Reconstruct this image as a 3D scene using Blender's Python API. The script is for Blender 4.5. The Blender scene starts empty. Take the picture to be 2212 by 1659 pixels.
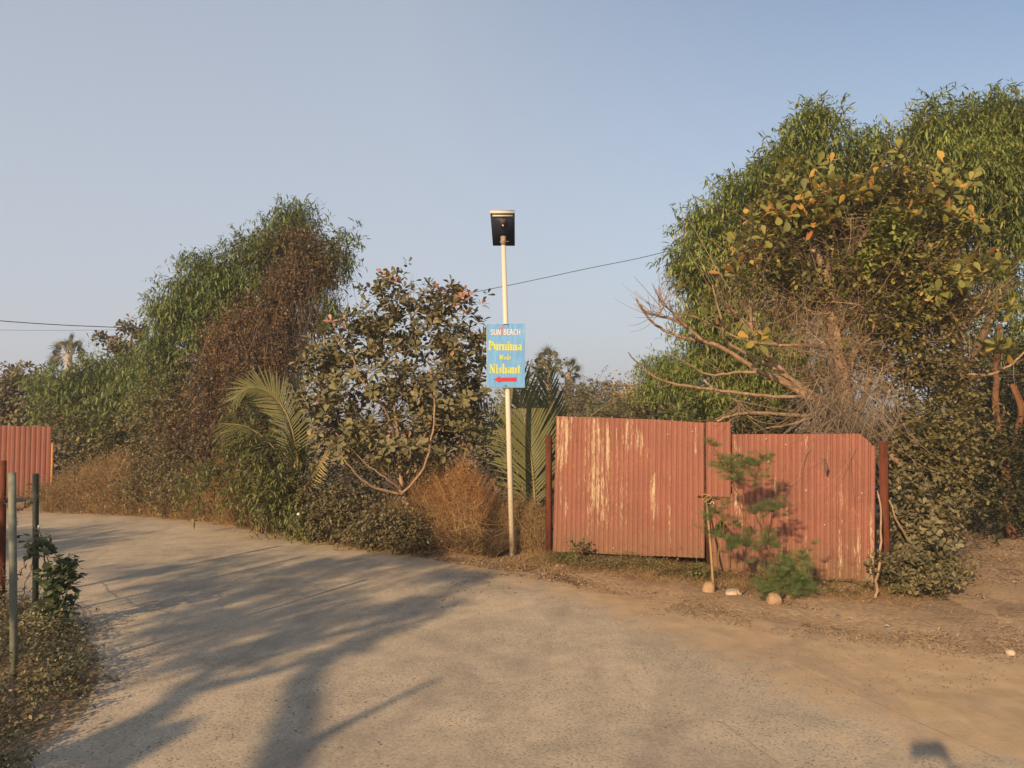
import bpy, math, random
import numpy as np
from mathutils import Vector, Matrix, noise as mnoise

SEED = 7
rng = np.random.default_rng(SEED)
random.seed(SEED)
scene = bpy.context.scene
COL = scene.collection

# ------------------------------------------------------------------ camera
F = 1671.0; CX = 1106.0; CY = 829.5; EYE = 1.65
PITCH = math.atan((905 - CY) / F)
cd = bpy.data.cameras.new('camera'); cam = bpy.data.objects.new('camera', cd); COL.objects.link(cam)
cd.sensor_width = 36; cd.lens = 36 * F / 2212; cd.clip_start = 0.03; cd.clip_end = 2000
cam.location = (0, 0, EYE); cam.rotation_euler = (math.pi / 2 + PITCH, 0, 0)
scene.camera = cam
CP, SP = math.cos(PITCH), math.sin(PITCH)

def ray(u, v):
    dx = (u - CX) / F; dy = (CY - v) / F
    return np.array([dx, CP - dy * SP, SP + dy * CP])
def P(u, v, Y):
    d = ray(u, v); return np.array([0, 0, EYE]) + d * (Y / d[1])
def G(u, v, z=0.0):
    d = ray(u, v); return np.array([0, 0, EYE]) + d * ((z - EYE) / d[2])

# ------------------------------------------------------------------ light
sd = ray(1992, 1612); sd = sd / np.linalg.norm(sd)          # the way sunlight travels
SUN_EL = math.asin(-sd[2])
sl = bpy.data.lights.new('sun', 'SUN'); so = bpy.data.objects.new('sun', sl); COL.objects.link(so)
sl.energy = 4.9; sl.angle = math.radians(0.55); sl.color = (1.0, 0.70, 0.40)
so.rotation_euler = Vector(sd).to_track_quat('-Z', 'Y').to_euler(); so.location = (-6, -12, 8)
w = bpy.data.worlds.new('World'); scene.world = w; w.use_nodes = True
nt = w.node_tree; nt.nodes.clear()
sky = nt.nodes.new('ShaderNodeTexSky'); sky.sky_type = 'NISHITA'; sky.sun_disc = False
sky.sun_elevation = SUN_EL
sky.sun_rotation = math.atan2(-sd[0], -sd[1])
sky.air_density = 1.0; sky.dust_density = 1.6; sky.ozone_density = 1.0; sky.altitude = 0
tc = nt.nodes.new('ShaderNodeTexCoord'); sep = nt.nodes.new('ShaderNodeSeparateXYZ')
nt.links.new(tc.outputs['Generated'], sep.inputs[0])
cr = nt.nodes.new('ShaderNodeValToRGB')            # dusty lavender air low over the horizon
cr.color_ramp.elements[0].position = 0.0; cr.color_ramp.elements[0].color = (1, 1, 1, 1)
cr.color_ramp.elements[1].position = 1.0; cr.color_ramp.elements[1].color = (0, 0, 0, 1)
nt.links.new(sep.outputs['Z'], cr.inputs[0])
mul = nt.nodes.new('ShaderNodeMath'); mul.operation = 'MULTIPLY'; mul.inputs[1].default_value = 0.92
nt.links.new(cr.outputs[0], mul.inputs[0])
xz = nt.nodes.new('ShaderNodeMath'); xz.operation = 'MULTIPLY'                 # clearer air towards the right, away from the sun's glare
xp = nt.nodes.new('ShaderNodeMath'); xp.operation = 'MAXIMUM'; xp.inputs[1].default_value = -0.12; nt.links.new(sep.outputs['X'], xp.inputs[0]); nt.links.new(xp.outputs[0], xz.inputs[0]); nt.links.new(sep.outputs['Z'], xz.inputs[1])
xm = nt.nodes.new('ShaderNodeMath'); xm.operation = 'MULTIPLY_ADD'; xm.use_clamp = True; xm.inputs[1].default_value = -1.9
nt.links.new(xz.outputs[0], xm.inputs[0]); nt.links.new(mul.outputs[0], xm.inputs[2])
mix = nt.nodes.new('ShaderNodeMix'); mix.data_type = 'RGBA'
nt.links.new(xm.outputs[0], mix.inputs[0]); nt.links.new(sky.outputs[0], mix.inputs[6])
mix.inputs[7].default_value = (3.78, 4.04, 4.55, 1)
bg = nt.nodes.new('ShaderNodeBackground'); bg.inputs[1].default_value = 0.1
nt.links.new(mix.outputs[2], bg.inputs[0])
wo = nt.nodes.new('ShaderNodeOutputWorld'); nt.links.new(bg.outputs[0], wo.inputs[0])
scene.view_settings.view_transform = 'Standard'; scene.view_settings.look = 'None'
scene.view_settings.gamma = 1; scene.view_settings.use_curve_mapping = False
scene.view_settings.exposure = 0.6
scene.cycles.max_bounces = 6; scene.cycles.transparent_max_bounces = 4

# ------------------------------------------------------------------ helpers
def root_of(o):
    while o.parent: o = o.parent
    return o
def thing(name, label, cat, loc=(0, 0, 0), rz=0.0, group=None):
    o = bpy.data.objects.new(name, None); COL.objects.link(o)
    o.empty_display_size = 0.2
    o.location = loc; o.rotation_euler = (0, 0, rz)
    o['label'] = label; o['category'] = cat
    if group: o['group'] = group
    return o
def tag(o, label, cat, group=None):
    o['label'] = label; o['category'] = cat
    if group: o['group'] = group
    return o
def to_local(parent, V):
    if parent is None: return V
    r = root_of(parent)
    M = np.array(Matrix.LocRotScale(r.location, r.rotation_euler, (1, 1, 1)).inverted())
    return V @ M[:3, :3].T + M[:3, 3]
def mesh_np(name, V, loops, starts, smooth=False):
    me = bpy.data.meshes.new(name)
    V = np.ascontiguousarray(V, dtype=np.float32)
    me.vertices.add(len(V)); me.vertices.foreach_set('co', V.ravel())
    me.loops.add(len(loops)); me.loops.foreach_set('vertex_index', np.ascontiguousarray(loops, dtype=np.int32))
    me.polygons.add(len(starts)); me.polygons.foreach_set('loop_start', np.ascontiguousarray(starts, dtype=np.int32))
    me.update(calc_edges=True)
    if smooth: me.polygons.foreach_set('use_smooth', np.ones(len(starts), dtype=bool))
    return me
def faces_np(faces):
    loops = [i for f in faces for i in f]; st = []; k = 0
    for f in faces: st.append(k); k += len(f)
    return np.array(loops), np.array(st)
def link(name, me, mat, parent=None, stuff=False, structure=False, label=None):
    o = bpy.data.objects.new(name, me); COL.objects.link(o)
    if mat is not None and len(me.materials) == 0: me.materials.append(mat)
    if parent is not None: o.parent = parent
    if stuff: o['kind'] = 'stuff'
    if structure: o['kind'] = 'structure'
    if label: o['label'] = label
    return o
def build(name, V, faces, mat, parent=None, smooth=False, world=True, **k):
    V = np.array(V, float)
    if world: V = to_local(parent, V)
    l, s = faces_np(faces)
    return link(name, mesh_np(name, V, l, s, smooth), mat, parent, **k)

class MB:
    """collects boxes and prisms into one mesh"""
    def __init__(s): s.v = []; s.f = []
    def add(s, V, Fc):
        b = len(s.v); s.v += [tuple(x) for x in V]; s.f += [tuple(i + b for i in f) for f in Fc]; return s
    def box(s, x0, x1, y0, y1, z0, z1):
        return s.add([(x0,y0,z0),(x1,y0,z0),(x1,y1,z0),(x0,y1,z0),(x0,y0,z1),(x1,y0,z1),(x1,y1,z1),(x0,y1,z1)],
                     [(0,3,2,1),(4,5,6,7),(0,1,5,4),(1,2,6,5),(2,3,7,6),(3,0,4,7)])
    def bar(s, a, b, wx, wy, up=(0,0,1)):
        a = Vector(a); b = Vector(b); d = (b - a).normalized(); u = Vector(up)
        if abs(d.dot(u)) > .95: u = Vector((0, 1, 0))
        x = d.cross(u).normalized(); y = x.cross(d)
        c = [x*wx/2+y*wy/2, -x*wx/2+y*wy/2, -x*wx/2-y*wy/2, x*wx/2-y*wy/2]
        return s.add([a+q for q in c]+[b+q for q in c], [(0,1,2,3),(7,6,5,4),(0,4,5,1),(1,5,6,2),(2,6,7,3),(3,7,4,0)])
    def tube(s, pts, rad, sides=8, cap=True):
        V, Fc = tube_geo(pts, rad, sides, cap); return s.add(V, Fc)
    def build(s, name, mat, parent=None, smooth=False, world=True, **k):
        return build(name, s.v, s.f, mat, parent, smooth, world, **k)

def tube_geo(pts, rad, sides=6, cap=True):
    pts = [Vector(p) for p in pts]; n = len(pts)
    if not hasattr(rad, '__len__'): rad = [rad] * n
    elif len(rad) == 2 and n != 2: rad = [rad[0] + (rad[1] - rad[0]) * i / (n - 1) for i in range(n)]
    V = []; Fc = []; u = None
    for i in range(n):
        d = (pts[min(i+1, n-1)] - pts[max(i-1, 0)]).normalized()
        if u is None: u = Vector((0, 0, 1)) if abs(d.z) < .9 else Vector((1, 0, 0))
        x = d.cross(u)
        if x.length < 1e-4: x = d.cross(Vector((0.3, 1, 0.2)))
        x.normalize(); u = x.cross(d).normalized()
        for k in range(sides):
            a = 2 * math.pi * k / sides
            V.append(pts[i] + (x * math.cos(a) + u * math.sin(a)) * rad[i])
        if i:
            b = (i - 1) * sides
            for k in range(sides):
                k2 = (k + 1) % sides
                Fc.append((b+k, b+k2, b+sides+k2, b+sides+k))
    if cap:
        Fc.append(tuple(range(sides))[::-1]); Fc.append(tuple(range((n-1)*sides, n*sides)))
    return V, Fc
def smooth_path(pts, per=4, jit=0.0):
    pts = [Vector(p) for p in pts]; out = []
    for i in range(len(pts) - 1):
        p0 = pts[max(i-1, 0)]; p1 = pts[i]; p2 = pts[i+1]; p3 = pts[min(i+2, len(pts)-1)]
        for k in range(per):
            t = k / per
            q = 0.5 * ((2*p1) + (p2-p0)*t + (2*p0-5*p1+4*p2-p3)*t*t + (3*p1-p0-3*p2+p3)*t**3)
            if jit: q = q + Vector((random.uniform(-jit, jit), random.uniform(-jit, jit), random.uniform(-jit, jit)))
            out.append(q)
    out.append(pts[-1]); return out

def norm(a): return a / np.maximum(np.linalg.norm(a, axis=-1, keepdims=True), 1e-9)
def runit(n):
    return norm(rng.normal(size=(n, 3)))

# leaf templates: (vertices, faces); x along the leaf, y across, z up
TM = {
 'sickle': (np.array([(0,0,0),(.35,.1,-.03),(.35,-.1,-.03),(.72,.075,-.15),(.72,-.075,-.15),(1,0,-.34)]), [(0,2,1),(1,2,4,3),(3,4,5)]),
 'obovate': (np.array([(0,0,0),(.32,.13,.03),(.34,-.14,.03),(.66,.26,.02),(.68,-.25,.02),(.9,.19,-.03),(.92,-.17,-.03),(1,0,-.06),(.5,0,-.03)]),
             [(0,8,1),(0,2,8),(1,8,3),(2,4,8),(3,8,7,5),(8,4,6,7)]),
 'oval': (np.array([(0,0,0),(.3,.26,.05),(.3,-.26,.05),(.72,.22,-.02),(.72,-.22,-.02),(1,0,-.1)]), [(0,2,1),(1,2,4,3),(3,4,5)]),
 'lance': (np.array([(0,0,0),(.4,.11,.0),(.4,-.11,.0),(1,0,-.22)]), [(0,2,3,1)]),
 'speck': (np.array([(0,0,0),(.5,.32,.0),(.5,-.32,.08),(1,0,-.05)]), [(0,2,3,1)]),
 'blade': (np.array([(0,.012,0),(0,-.012,0),(.45,.009,.0),(.45,-.009,.0),(.8,.005,-.06),(.8,-.005,-.06),(1,0,-.16)]), [(0,1,3,2),(2,3,5,4),(4,5,6)]),
 'heart': (np.array([(0,0,0),(.1,.36,.04),(.1,-.36,.04),(.5,.4,.0),(.5,-.4,.0),(1,0,-.2),(.4,0,-.06)]), [(0,6,1),(0,2,6),(1,6,3),(2,4,6),(3,6,5),(6,4,5)]),
}
def pinna():
    V = []; Fc = []
    for i in range(13):
        x = .08 + .07 * i; ln = .2 * math.sin(math.pi * (.15 + .8 * i / 13)) + .04
        for s in (1, -1):
            b = len(V); V += [(x, 0, 0), (x + .035, s * ln * .5, -.01), (x + .045, s * ln, -.04), (x + .012, s * ln * .5, -.01)]
            Fc.append((b, b+1, b+2, b+3))
    b = len(V); V += [(0,.008,0),(0,-.008,0),(1,0,-.03)]; Fc.append((b, b+1, b+2))
    V = np.array(V); V[:, 2] -= .18 * V[:, 0] ** 2
    return V, Fc
TM['pinna'] = pinna()

def leaf_mesh(name, o, d, up, L, tmpl):
    T, Fc = TM[tmpl]
    x = norm(d); y = norm(np.cross(up, x)); z = np.cross(x, y)
    L = np.broadcast_to(np.asarray(L, float), (len(o),))[:, None, None]
    V = o[:, None, :] + L * (T[None, :, 0:1] * x[:, None] + T[None, :, 1:2] * y[:, None] + T[None, :, 2:3] * z[:, None])
    n = len(o); k = len(T)
    l, s = faces_np(Fc)
    loops = (l[None] + (np.arange(n) * k)[:, None]).ravel()
    starts = (s[None] + (np.arange(n) * len(l))[:, None]).ravel()
    return V.reshape(-1, 3), loops, starts
def leaf_obj(name, L4, tmpl, mat, parent, stuff=False):
    o, d, up, L = L4
    V, lo, st = leaf_mesh(name, to_local(parent, o), d, up, L, tmpl)
    return link(name, mesh_np(name, V, lo, st), mat, parent, stuff=stuff)
def strands(name, P0, P1, P2, r, seg, mat, parent, sides=3, **k):
    """bezier threads as thin prisms, all in one mesh"""
    n = len(P0); t = np.linspace(0, 1, seg + 1)[None, :, None]
    C = (1-t)**2 * P0[:, None] + 2*t*(1-t) * P1[:, None] + t*t * P2[:, None]
    D = norm(np.gradient(C, axis=1)); R = norm(np.cross(D, runit(n)[:, None, :])); U = np.cross(D, R)
    rr = (np.broadcast_to(np.asarray(r, float), (n,))[:, None] * np.linspace(1, .35, seg + 1)[None])[..., None]
    rings = [C + rr * (R * math.cos(a) + U * math.sin(a)) for a in [2*math.pi*i/sides for i in range(sides)]]
    V = np.stack(rings, axis=2).reshape(-1, 3)
    Fc = [(i*sides+j, i*sides+(j+1) % sides, (i+1)*sides+(j+1) % sides, (i+1)*sides+j) for i in range(seg) for j in range(sides)]
    l, s = faces_np(Fc); kk = (seg+1)*sides
    loops = (l[None] + (np.arange(n)*kk)[:, None]).ravel(); starts = (s[None] + (np.arange(n)*len(l))[:, None]).ravel()
    return link(name, mesh_np(name, to_local(parent, V), loops, starts), mat, parent, **k)

# crowns are made of lumps: blob = (u, v, ru, rv, Y[, depth radius in m])
def blob3(b):
    u, v, ru, rv, Y = b[:5]
    c = P(u, v, Y); rx = ru * Y / F; rz = rv * Y / F; ry = b[5] if len(b) > 5 else (rx + rz) / 2
    return c, np.array([rx, ry, rz])
def clumps(blobs, n, lo=.4):
    B = [blob3(b) for b in blobs]
    wt = np.array([(r[0]*r[2])**.9 * (1 + .3*r[1]) for _, r in B]); wt /= wt.sum()
    idx = rng.choice(len(B), size=n, p=wt); dirs = runit(n)
    rad = lo + (1 - lo) * rng.random(n) ** .55
    C = np.array([b[0] for b in B])[idx]; R = np.array([b[1] for b in B])[idx]
    pos = C + dirs * R * rad[:, None] * (1 + rng.normal(size=(n, 1)) * .06)
    return pos, norm(dirs / R)
def scatter(pos, out, per, rc, flat=.8):
    n = len(pos)
    q = np.repeat(pos, per, 0) + rng.normal(size=(n*per, 3)) * rc * .5 * np.array([1, 1, flat])
    return q, np.repeat(out, per, 0)
UP = np.array([0, 0, 1.0])

def k_acacia(p, out, nl, L):
    n = len(p); d0 = norm(out * .9 + runit(n) * .7 + UP * .1)
    t = np.tile(np.linspace(0, 1, nl), n)[:, None]; ln = L * 1.7
    o = np.repeat(p, nl, 0) + np.repeat(d0, nl, 0) * t * ln - UP * (t ** 2) * ln * .45 + rng.normal(size=(n*nl, 3)) * L * .12
    side = runit(n*nl)
    d = norm(np.repeat(d0, nl, 0) * .4 + side * .85 - UP * .25)
    return o, d, norm(UP + .4 * runit(n*nl)), L * rng.uniform(.5, 1.3, n*nl)
def k_rosette(p, out, nl, L, upb=.7):
    n = len(p); ax = norm(out * .7 + runit(n) * .35 + UP * upb)
    a = norm(np.cross(ax, runit(n))); b = np.cross(ax, a)
    ph = (np.arange(nl) * 2.4)[None] + rng.random((n, 1)) * 6.3
    th = np.radians(np.linspace(38, 98, nl))[None] + rng.normal(size=(n, nl)) * .15
    AX = np.repeat(ax, nl, 0)
    rad = np.repeat(a, nl, 0) * np.cos(ph).ravel()[:, None] + np.repeat(b, nl, 0) * np.sin(ph).ravel()[:, None]
    d = AX * np.cos(th).ravel()[:, None] + rad * np.sin(th).ravel()[:, None]
    o = np.repeat(p, nl, 0) - AX * np.tile(np.linspace(0, .35, nl), n)[:, None] * L + d * L * .12
    return o, d, norm(AX + .25 * runit(n*nl)), L * rng.uniform(.6, 1.15, n*nl)
def k_twig(p, out, nl, L):
    n = len(p); d0 = norm(out * .6 + runit(n))
    t = np.tile(np.linspace(0, 1, nl), n)[:, None]; ln = L * nl * .33
    o = np.repeat(p, nl, 0) + np.repeat(d0, nl, 0) * t * ln - UP * t*t * ln * .2
    d = norm(np.repeat(d0, nl, 0) * .5 + runit(n*nl) * np.array([1, 1, .5]) - UP * .1)
    return o, d, norm(UP + .5 * runit(n*nl)), L * rng.uniform(.6, 1.2, n*nl)
def k_random(p, out, nl, L):
    n = len(p) * nl; o = np.repeat(p, nl, 0) + rng.normal(size=(n, 3)) * L * .8
    return o, runit(n), runit(n), L * rng.uniform(.5, 1.3, n)
def k_spray(p, out, nl, L):
    n = len(p); d0 = norm(out * .3 + UP * .9 + runit(n) * .5)
    d = norm(np.repeat(d0, nl, 0) * .6 + runit(n*nl) * np.array([1, 1, .5]))
    return np.repeat(p, nl, 0), d, norm(UP * .8 + np.array([-.35, -.7, 0]) + .6 * runit(n*nl)), L * rng.uniform(.6, 1.2, n*nl)
KIND = dict(acacia=(k_acacia, 'sickle'), rosette=(k_rosette, 'obovate'), twig=(k_twig, 'oval'), lance=(k_acacia, 'lance'),
            speck=(k_twig, 'speck'), random=(k_random, 'speck'), spray=(k_spray, 'lance'), pinnate=(k_spray, 'pinna'), heart=(k_twig, 'heart'))

# ------------------------------------------------------------------ materials
def nodemat(name):
    m = bpy.data.materials.new(name); m.use_nodes = True; m.node_tree.nodes.clear(); return m, m.node_tree
def N(nt, t, **kw):
    n = nt.nodes.new(t)
    for k, v in kw.items(): setattr(n, k, v)
    return n
def ramp(nt, fac, stops, interp='LINEAR'):
    r = N(nt, 'ShaderNodeValToRGB'); r.color_ramp.interpolation = interp
    e = r.color_ramp.elements
    while len(e) < len(stops): e.new(0.5)
    for q, (p, c) in zip(e, stops):
        q.position = p; q.color = tuple(c[:3]) + (1,) if hasattr(c, '__len__') else (c, c, c, 1)
    nt.links.new(fac, r.inputs[0]); return r.outputs[0]
def noise(nt, vec, scale, detail=4, rough=.55, dist=0.0):
    n = N(nt, 'ShaderNodeTexNoise'); n.inputs['Scale'].default_value = scale; n.inputs['Detail'].default_value = detail
    n.inputs['Roughness'].default_value = rough; n.inputs['Distortion'].default_value = dist
    if vec is not None: nt.links.new(vec, n.inputs['Vector'])
    return n.outputs[0]
def mixc(nt, fac, a, b, mode='MIX'):
    m = N(nt, 'ShaderNodeMix', data_type='RGBA', blend_type=mode)
    for i, x in ((0, fac), (6, a), (7, b)):
        if hasattr(x, 'node'): nt.links.new(x, m.inputs[i])
        elif i == 0: m.inputs[0].default_value = x
        else: m.inputs[i].default_value = tuple(x[:3]) + (1,)
    return m.outputs[2]
def math_(nt, op, a, b=0.0, clamp=False):
    m = N(nt, 'ShaderNodeMath', operation=op); m.use_clamp = clamp
    for i, x in ((0, a), (1, b)):
        if hasattr(x, 'node'): nt.links.new(x, m.inputs[i])
        else: m.inputs[i].default_value = x
    return m.outputs[0]
def bsdf(nt, col, rough=.8, bump=None, bstr=.3, bdist=.01, metal=0, spec=.3):
    b = N(nt, 'ShaderNodeBsdfPrincipled'); b.inputs['Metallic'].default_value = metal
    b.inputs['Specular IOR Level'].default_value = spec
    if hasattr(col, 'node'): nt.links.new(col, b.inputs['Base Color'])
    else: b.inputs['Base Color'].default_value = tuple(col[:3]) + (1,)
    if hasattr(rough, 'node'): nt.links.new(rough, b.inputs['Roughness'])
    else: b.inputs['Roughness'].default_value = rough
    if bump is not None:
        bp = N(nt, 'ShaderNodeBump'); bp.inputs['Strength'].default_value = bstr; bp.inputs['Distance'].default_value = bdist
        nt.links.new(bump, bp.inputs['Height']); nt.links.new(bp.outputs[0], b.inputs['Normal'])
    return b
def out(nt, sh):
    o = N(nt, 'ShaderNodeOutputMaterial'); nt.links.new(sh.outputs[0] if hasattr(sh, 'outputs') else sh, o.inputs[0])
def coord(nt, which='Object'):
    return N(nt, 'ShaderNodeTexCoord').outputs[which]
def mapped(nt, vec, scale):
    m = N(nt, 'ShaderNodeMapping'); m.inputs['Scale'].default_value = scale; nt.links.new(vec, m.inputs['Vector']); return m.outputs[0]
def leafmat(name, stops, single=False, rough=.55, transl=.22, tone=.35, dust=(.2, .15, .08), dustf=.25, gain=1.28):
    m, nt = nodemat(name); stops = [(p_, tuple(min(.8, x_ * gain) for x_ in c_)) for p_, c_ in stops]
    if single: f = N(nt, 'ShaderNodeObjectInfo').outputs['Random']
    else: f = N(nt, 'ShaderNodeNewGeometry').outputs['Random Per Island']
    c = ramp(nt, f, stops)
    geo = N(nt, 'ShaderNodeNewGeometry').outputs['Position']
    n = noise(nt, geo, 1.1, 3)
    c = mixc(nt, tone, c, ramp(nt, n, [(.3, (.35, .35, .35)), (.7, (1.5, 1.5, 1.4))]), 'MULTIPLY')
    n2 = noise(nt, geo, 40, 2)
    c = mixc(nt, math_(nt, 'MULTIPLY', n2, dustf * 2, True), c, dust)
    b = bsdf(nt, c, rough, spec=.25)
    t = N(nt, 'ShaderNodeBsdfTranslucent'); nt.links.new(c, t.inputs[0])
    ms = N(nt, 'ShaderNodeMixShader'); ms.inputs[0].default_value = transl
    nt.links.new(b.outputs[0], ms.inputs[1]); nt.links.new(t.outputs[0], ms.inputs[2]); out(nt, ms.outputs[0]); return m
def woodmat(name, a, b, sc=14, bstr=.5):
    m, nt = nodemat(name); v = coord(nt)
    n = noise(nt, mapped(nt, v, (1, 1, .25)), sc, 5, .65)
    out(nt, bsdf(nt, ramp(nt, n, [(.3, a), (.7, b)]), .9, noise(nt, v, sc * 4, 4), bstr, .01, spec=.1)); return m
def plain(name, c, rough=.7, var=.25, sc=12, metal=0, spec=.3, bstr=.1):
    m, nt = nodemat(name); v = coord(nt); n = noise(nt, v, sc, 4)
    lo = tuple(x * (1 - var) for x in c); hi = tuple(min(1, x * (1 + var)) for x in c)
    out(nt, bsdf(nt, ramp(nt, n, [(.3, lo), (.7, hi)]), rough, noise(nt, v, sc * 6, 3), bstr, .003, metal, spec)); return m

HAZE = .0026
M = {}
M['acacia'] = leafmat('acacia_leaf', [(0, (.07, .11, .024)), (.5, (.145, .195, .042)), (.9, (.22, .265, .065)), (1, (.32, .25, .06))], dustf=.12, transl=.3)
M['acacia_far'] = leafmat('acacia_leaf_left', [(0, (.06, .11, .035)), (.6, (.115, .17, .05)), (1, (.19, .21, .07))], dustf=.18, transl=.3)
M['cashew'] = leafmat('cashew_leaf', [(0, (.035, .045, .018)), (.5, (.085, .09, .036)), (.85, (.16, .15, .07)), (.95, (.2, .14, .07)), (1, (.34, .15, .09))], transl=.12, dustf=.3)
M['cashew_red'] = leafmat('cashew_young_leaf', [(0, (.35, .13, .09)), (1, (.5, .24, .15))], transl=.25)
M['bigleaf'] = leafmat('broad_leaf', [(0, (.08, .1, .025)), (.4, (.15, .17, .035)), (.68, (.22, .2, .04)), (.8, (.3, .23, .035)), (.9, (.38, .22, .04)), (1, (.3, .12, .045))], single=True, transl=.25)
M['bigleaf_many'] = leafmat('broad_leaf_mass', [(0, (.08, .1, .025)), (.5, (.15, .17, .035)), (.75, (.22, .2, .04)), (.88, (.4, .22, .035)), (1, (.34, .12, .045))], transl=.25)
M['climber'] = leafmat('climber_leaf', [(0, (.09, .13, .02)), (1, (.2, .23, .045))], transl=.3)
M['olive'] = leafmat('olive_leaf', [(0, (.065, .07, .025)), (.6, (.12, .12, .045)), (1, (.2, .17, .08))], dustf=.35)
M['yellowish'] = leafmat('yellowish_leaf', [(0, (.06, .07, .02)), (.5, (.115, .12, .03)), (.85, (.19, .17, .045)), (1, (.3, .2, .05))], dustf=.15)
M['dusty'] = leafmat('dusty_leaf', [(0, (.1, .1, .05)), (.6, (.16, .15, .085)), (1, (.24, .2, .12))], dustf=.5)
M['shrub'] = leafmat('dusty_shrub_leaf', [(0, (.055, .06, .028)), (.6, (.11, .11, .055)), (1, (.2, .17, .1))], dustf=.35)
M['grey'] = leafmat('greyish_leaf', [(0, (.07, .075, .04)), (.7, (.12, .12, .065)), (1, (.2, .16, .09))], dustf=.4)
M['green'] = leafmat('fresh_leaf', [(0, (.05, .07, .02)), (.7, (.1, .13, .038)), (1, (.18, .18, .06))])
M['dark'] = leafmat('shade_toned_leaf', gain=.8, stops=[(0, (.03, .04, .018)), (.7, (.06, .075, .03)), (1, (.1, .11, .05))], dustf=.15)  # leaf colour lowered to stand for the deep shade inside the thickets
M['feather'] = leafmat('feathery_leaf', [(0, (.07, .12, .038)), (1, (.14, .19, .065))], dustf=.05, transl=.45)
M['weed'] = leafmat('weed_leaf', [(0, (.035, .06, .03)), (1, (.08, .11, .05))], dustf=.15)
M['cover'] = leafmat('ground_cover_leaf', [(0, (.06, .055, .025)), (.6, (.11, .095, .04)), (.85, (.17, .14, .06)), (1, (.28, .23, .16))], dustf=.3)
M['bankleaf'] = leafmat('bank_leaf', [(0, (.06, .07, .035)), (.7, (.12, .125, .065)), (.93, (.2, .19, .1)), (1, (.4, .36, .28))], dustf=.2)
M['vine'] = leafmat('dry_vine', gain=1.0, stops=[(0, (.05, .03, .018)), (.6, (.12, .07, .038)), (1, (.22, .15, .09))], rough=.8, transl=.1, dustf=.2)
M['grass'] = leafmat('dry_grass', [(0, (.12, .075, .038)), (.6, (.25, .16, .075)), (1, (.42, .3, .16))], rough=.8, transl=.15, dustf=.1, tone=.5)
M['grass_red'] = leafmat('dry_red_grass', [(0, (.15, .075, .034)), (.6, (.33, .17, .07)), (1, (.52, .32, .15))], rough=.8, transl=.2, dustf=.05)
M['litter'] = leafmat('leaf_litter', gain=1.0, stops=[(0, (.12, .065, .038)), (.4, (.26, .16, .085)), (.9, (.4, .28, .165)), (1, (.55, .45, .32))], rough=.9, transl=0, dustf=.3)
M['palm'] = leafmat('fan_palm_leaf', [(0, (.02, .03, .015)), (1, (.05, .06, .028))], dustf=.1)
M['palm_dry'] = leafmat('fan_palm_dry_leaf', [(0, (.25, .2, .09)), (1, (.35, .28, .13))], dustf=.1)
M['coco'] = leafmat('coconut_leaflet', [(0, (.05, .065, .02)), (1, (.12, .125, .04))], rough=.5, dustf=.15, transl=.25)
M['rachis'] = plain('coconut_rachis', (.2, .15, .055), .5)
M['bark'] = woodmat('grey_brown_bark', (.13, .09, .06), (.3, .22, .15))
M['bark_dry'] = woodmat('bare_branch_bark', (.2, .13, .085), (.42, .3, .2))
M['bark_limb'] = woodmat('bare_limb_bark', (.19, .12, .075), (.4, .28, .19), 26, .8)
M['bark_grey'] = woodmat('pale_grey_bark', (.2, .17, .13), (.38, .32, .25))
M['bark_warm'] = woodmat('warm_brown_bark', (.07, .035, .02), (.2, .1, .05))
M['bark_dark'] = woodmat('dark_bark', (.06, .04, .03), (.15, .1, .07))
M['twig'] = leafmat('dry_twig', gain=1.0, stops=[(0, (.14, .09, .06)), (1, (.34, .25, .17))], rough=.9, transl=0, dustf=.1)
M['twig_grey'] = leafmat('grey_twig', gain=1.0, stops=[(0, (.16, .12, .09)), (1, (.32, .26, .2))], rough=.9, transl=0, dustf=.1)
M['rust'] = woodmat('rusty_steel', (.06, .02, .012), (.145, .048, .026), 20, .3)
M['rust_dark'] = woodmat('dark_rusty_steel', (.05, .025, .018), (.14, .055, .03), 20, .3)
M['pipe_grey'] = plain('grey_green_pipe', (.16, .17, .13), .6, .3, 18)
M['pipe_dark'] = plain('dark_green_pipe', (.025, .035, .025), .5, .3, 18)
M['wire'] = plain('rusty_wire', (.1, .055, .035), .7)
M['cable'] = plain('black_cable', (.03, .03, .035), .6)
M['stone'] = plain('sandstone', (.3, .2, .12), .9, .25, 9, bstr=.6)
M['stone_pale'] = plain('pale_stone', (.42, .34, .25), .9, .2, 12, bstr=.5)
M['black'] = plain('dark_panel', (.013, .017, .03), .35, .1)
M['alu'] = plain('white_aluminium', (.5, .46, .4), .4, .05)
M['collar'] = plain('grey_collar', (.22, .17, .13), .6)
M['bamboo'] = woodmat('weathered_stick', (.2, .13, .07), (.38, .27, .14))
M['steel'] = plain('old_padlock', (.1, .06, .04), .5, metal=.3)
M['rope'] = plain('coir_rope', (.3, .2, .09), .9)

# pole paint: cream, flaking and stained towards the foot
m, nt_ = nodemat('cream_pole_paint'); v = coord(nt_)
n = noise(nt_, mapped(nt_, v, (1, 1, .4)), 18, 5, .7)
sz = N(nt_, 'ShaderNodeSeparateXYZ'); nt_.links.new(v, sz.inputs[0])
foot = ramp(nt_, sz.outputs[2], [(0, 1.0), (.9, 0.0)])
flake = ramp(nt_, math_(nt_, 'ADD', n, math_(nt_, 'MULTIPLY', foot, .13)), [(.66, 0.0), (.69, 1.0)])
c = mixc(nt_, math_(nt_, 'MULTIPLY', noise(nt_, v, 4, 3), foot), (.56, .5, .4), (.45, .33, .17))
c = mixc(nt_, flake, c, (.3, .24, .17))
out(nt_, bsdf(nt_, c, .45, n, .15, .003)); M['pole'] = m

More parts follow.
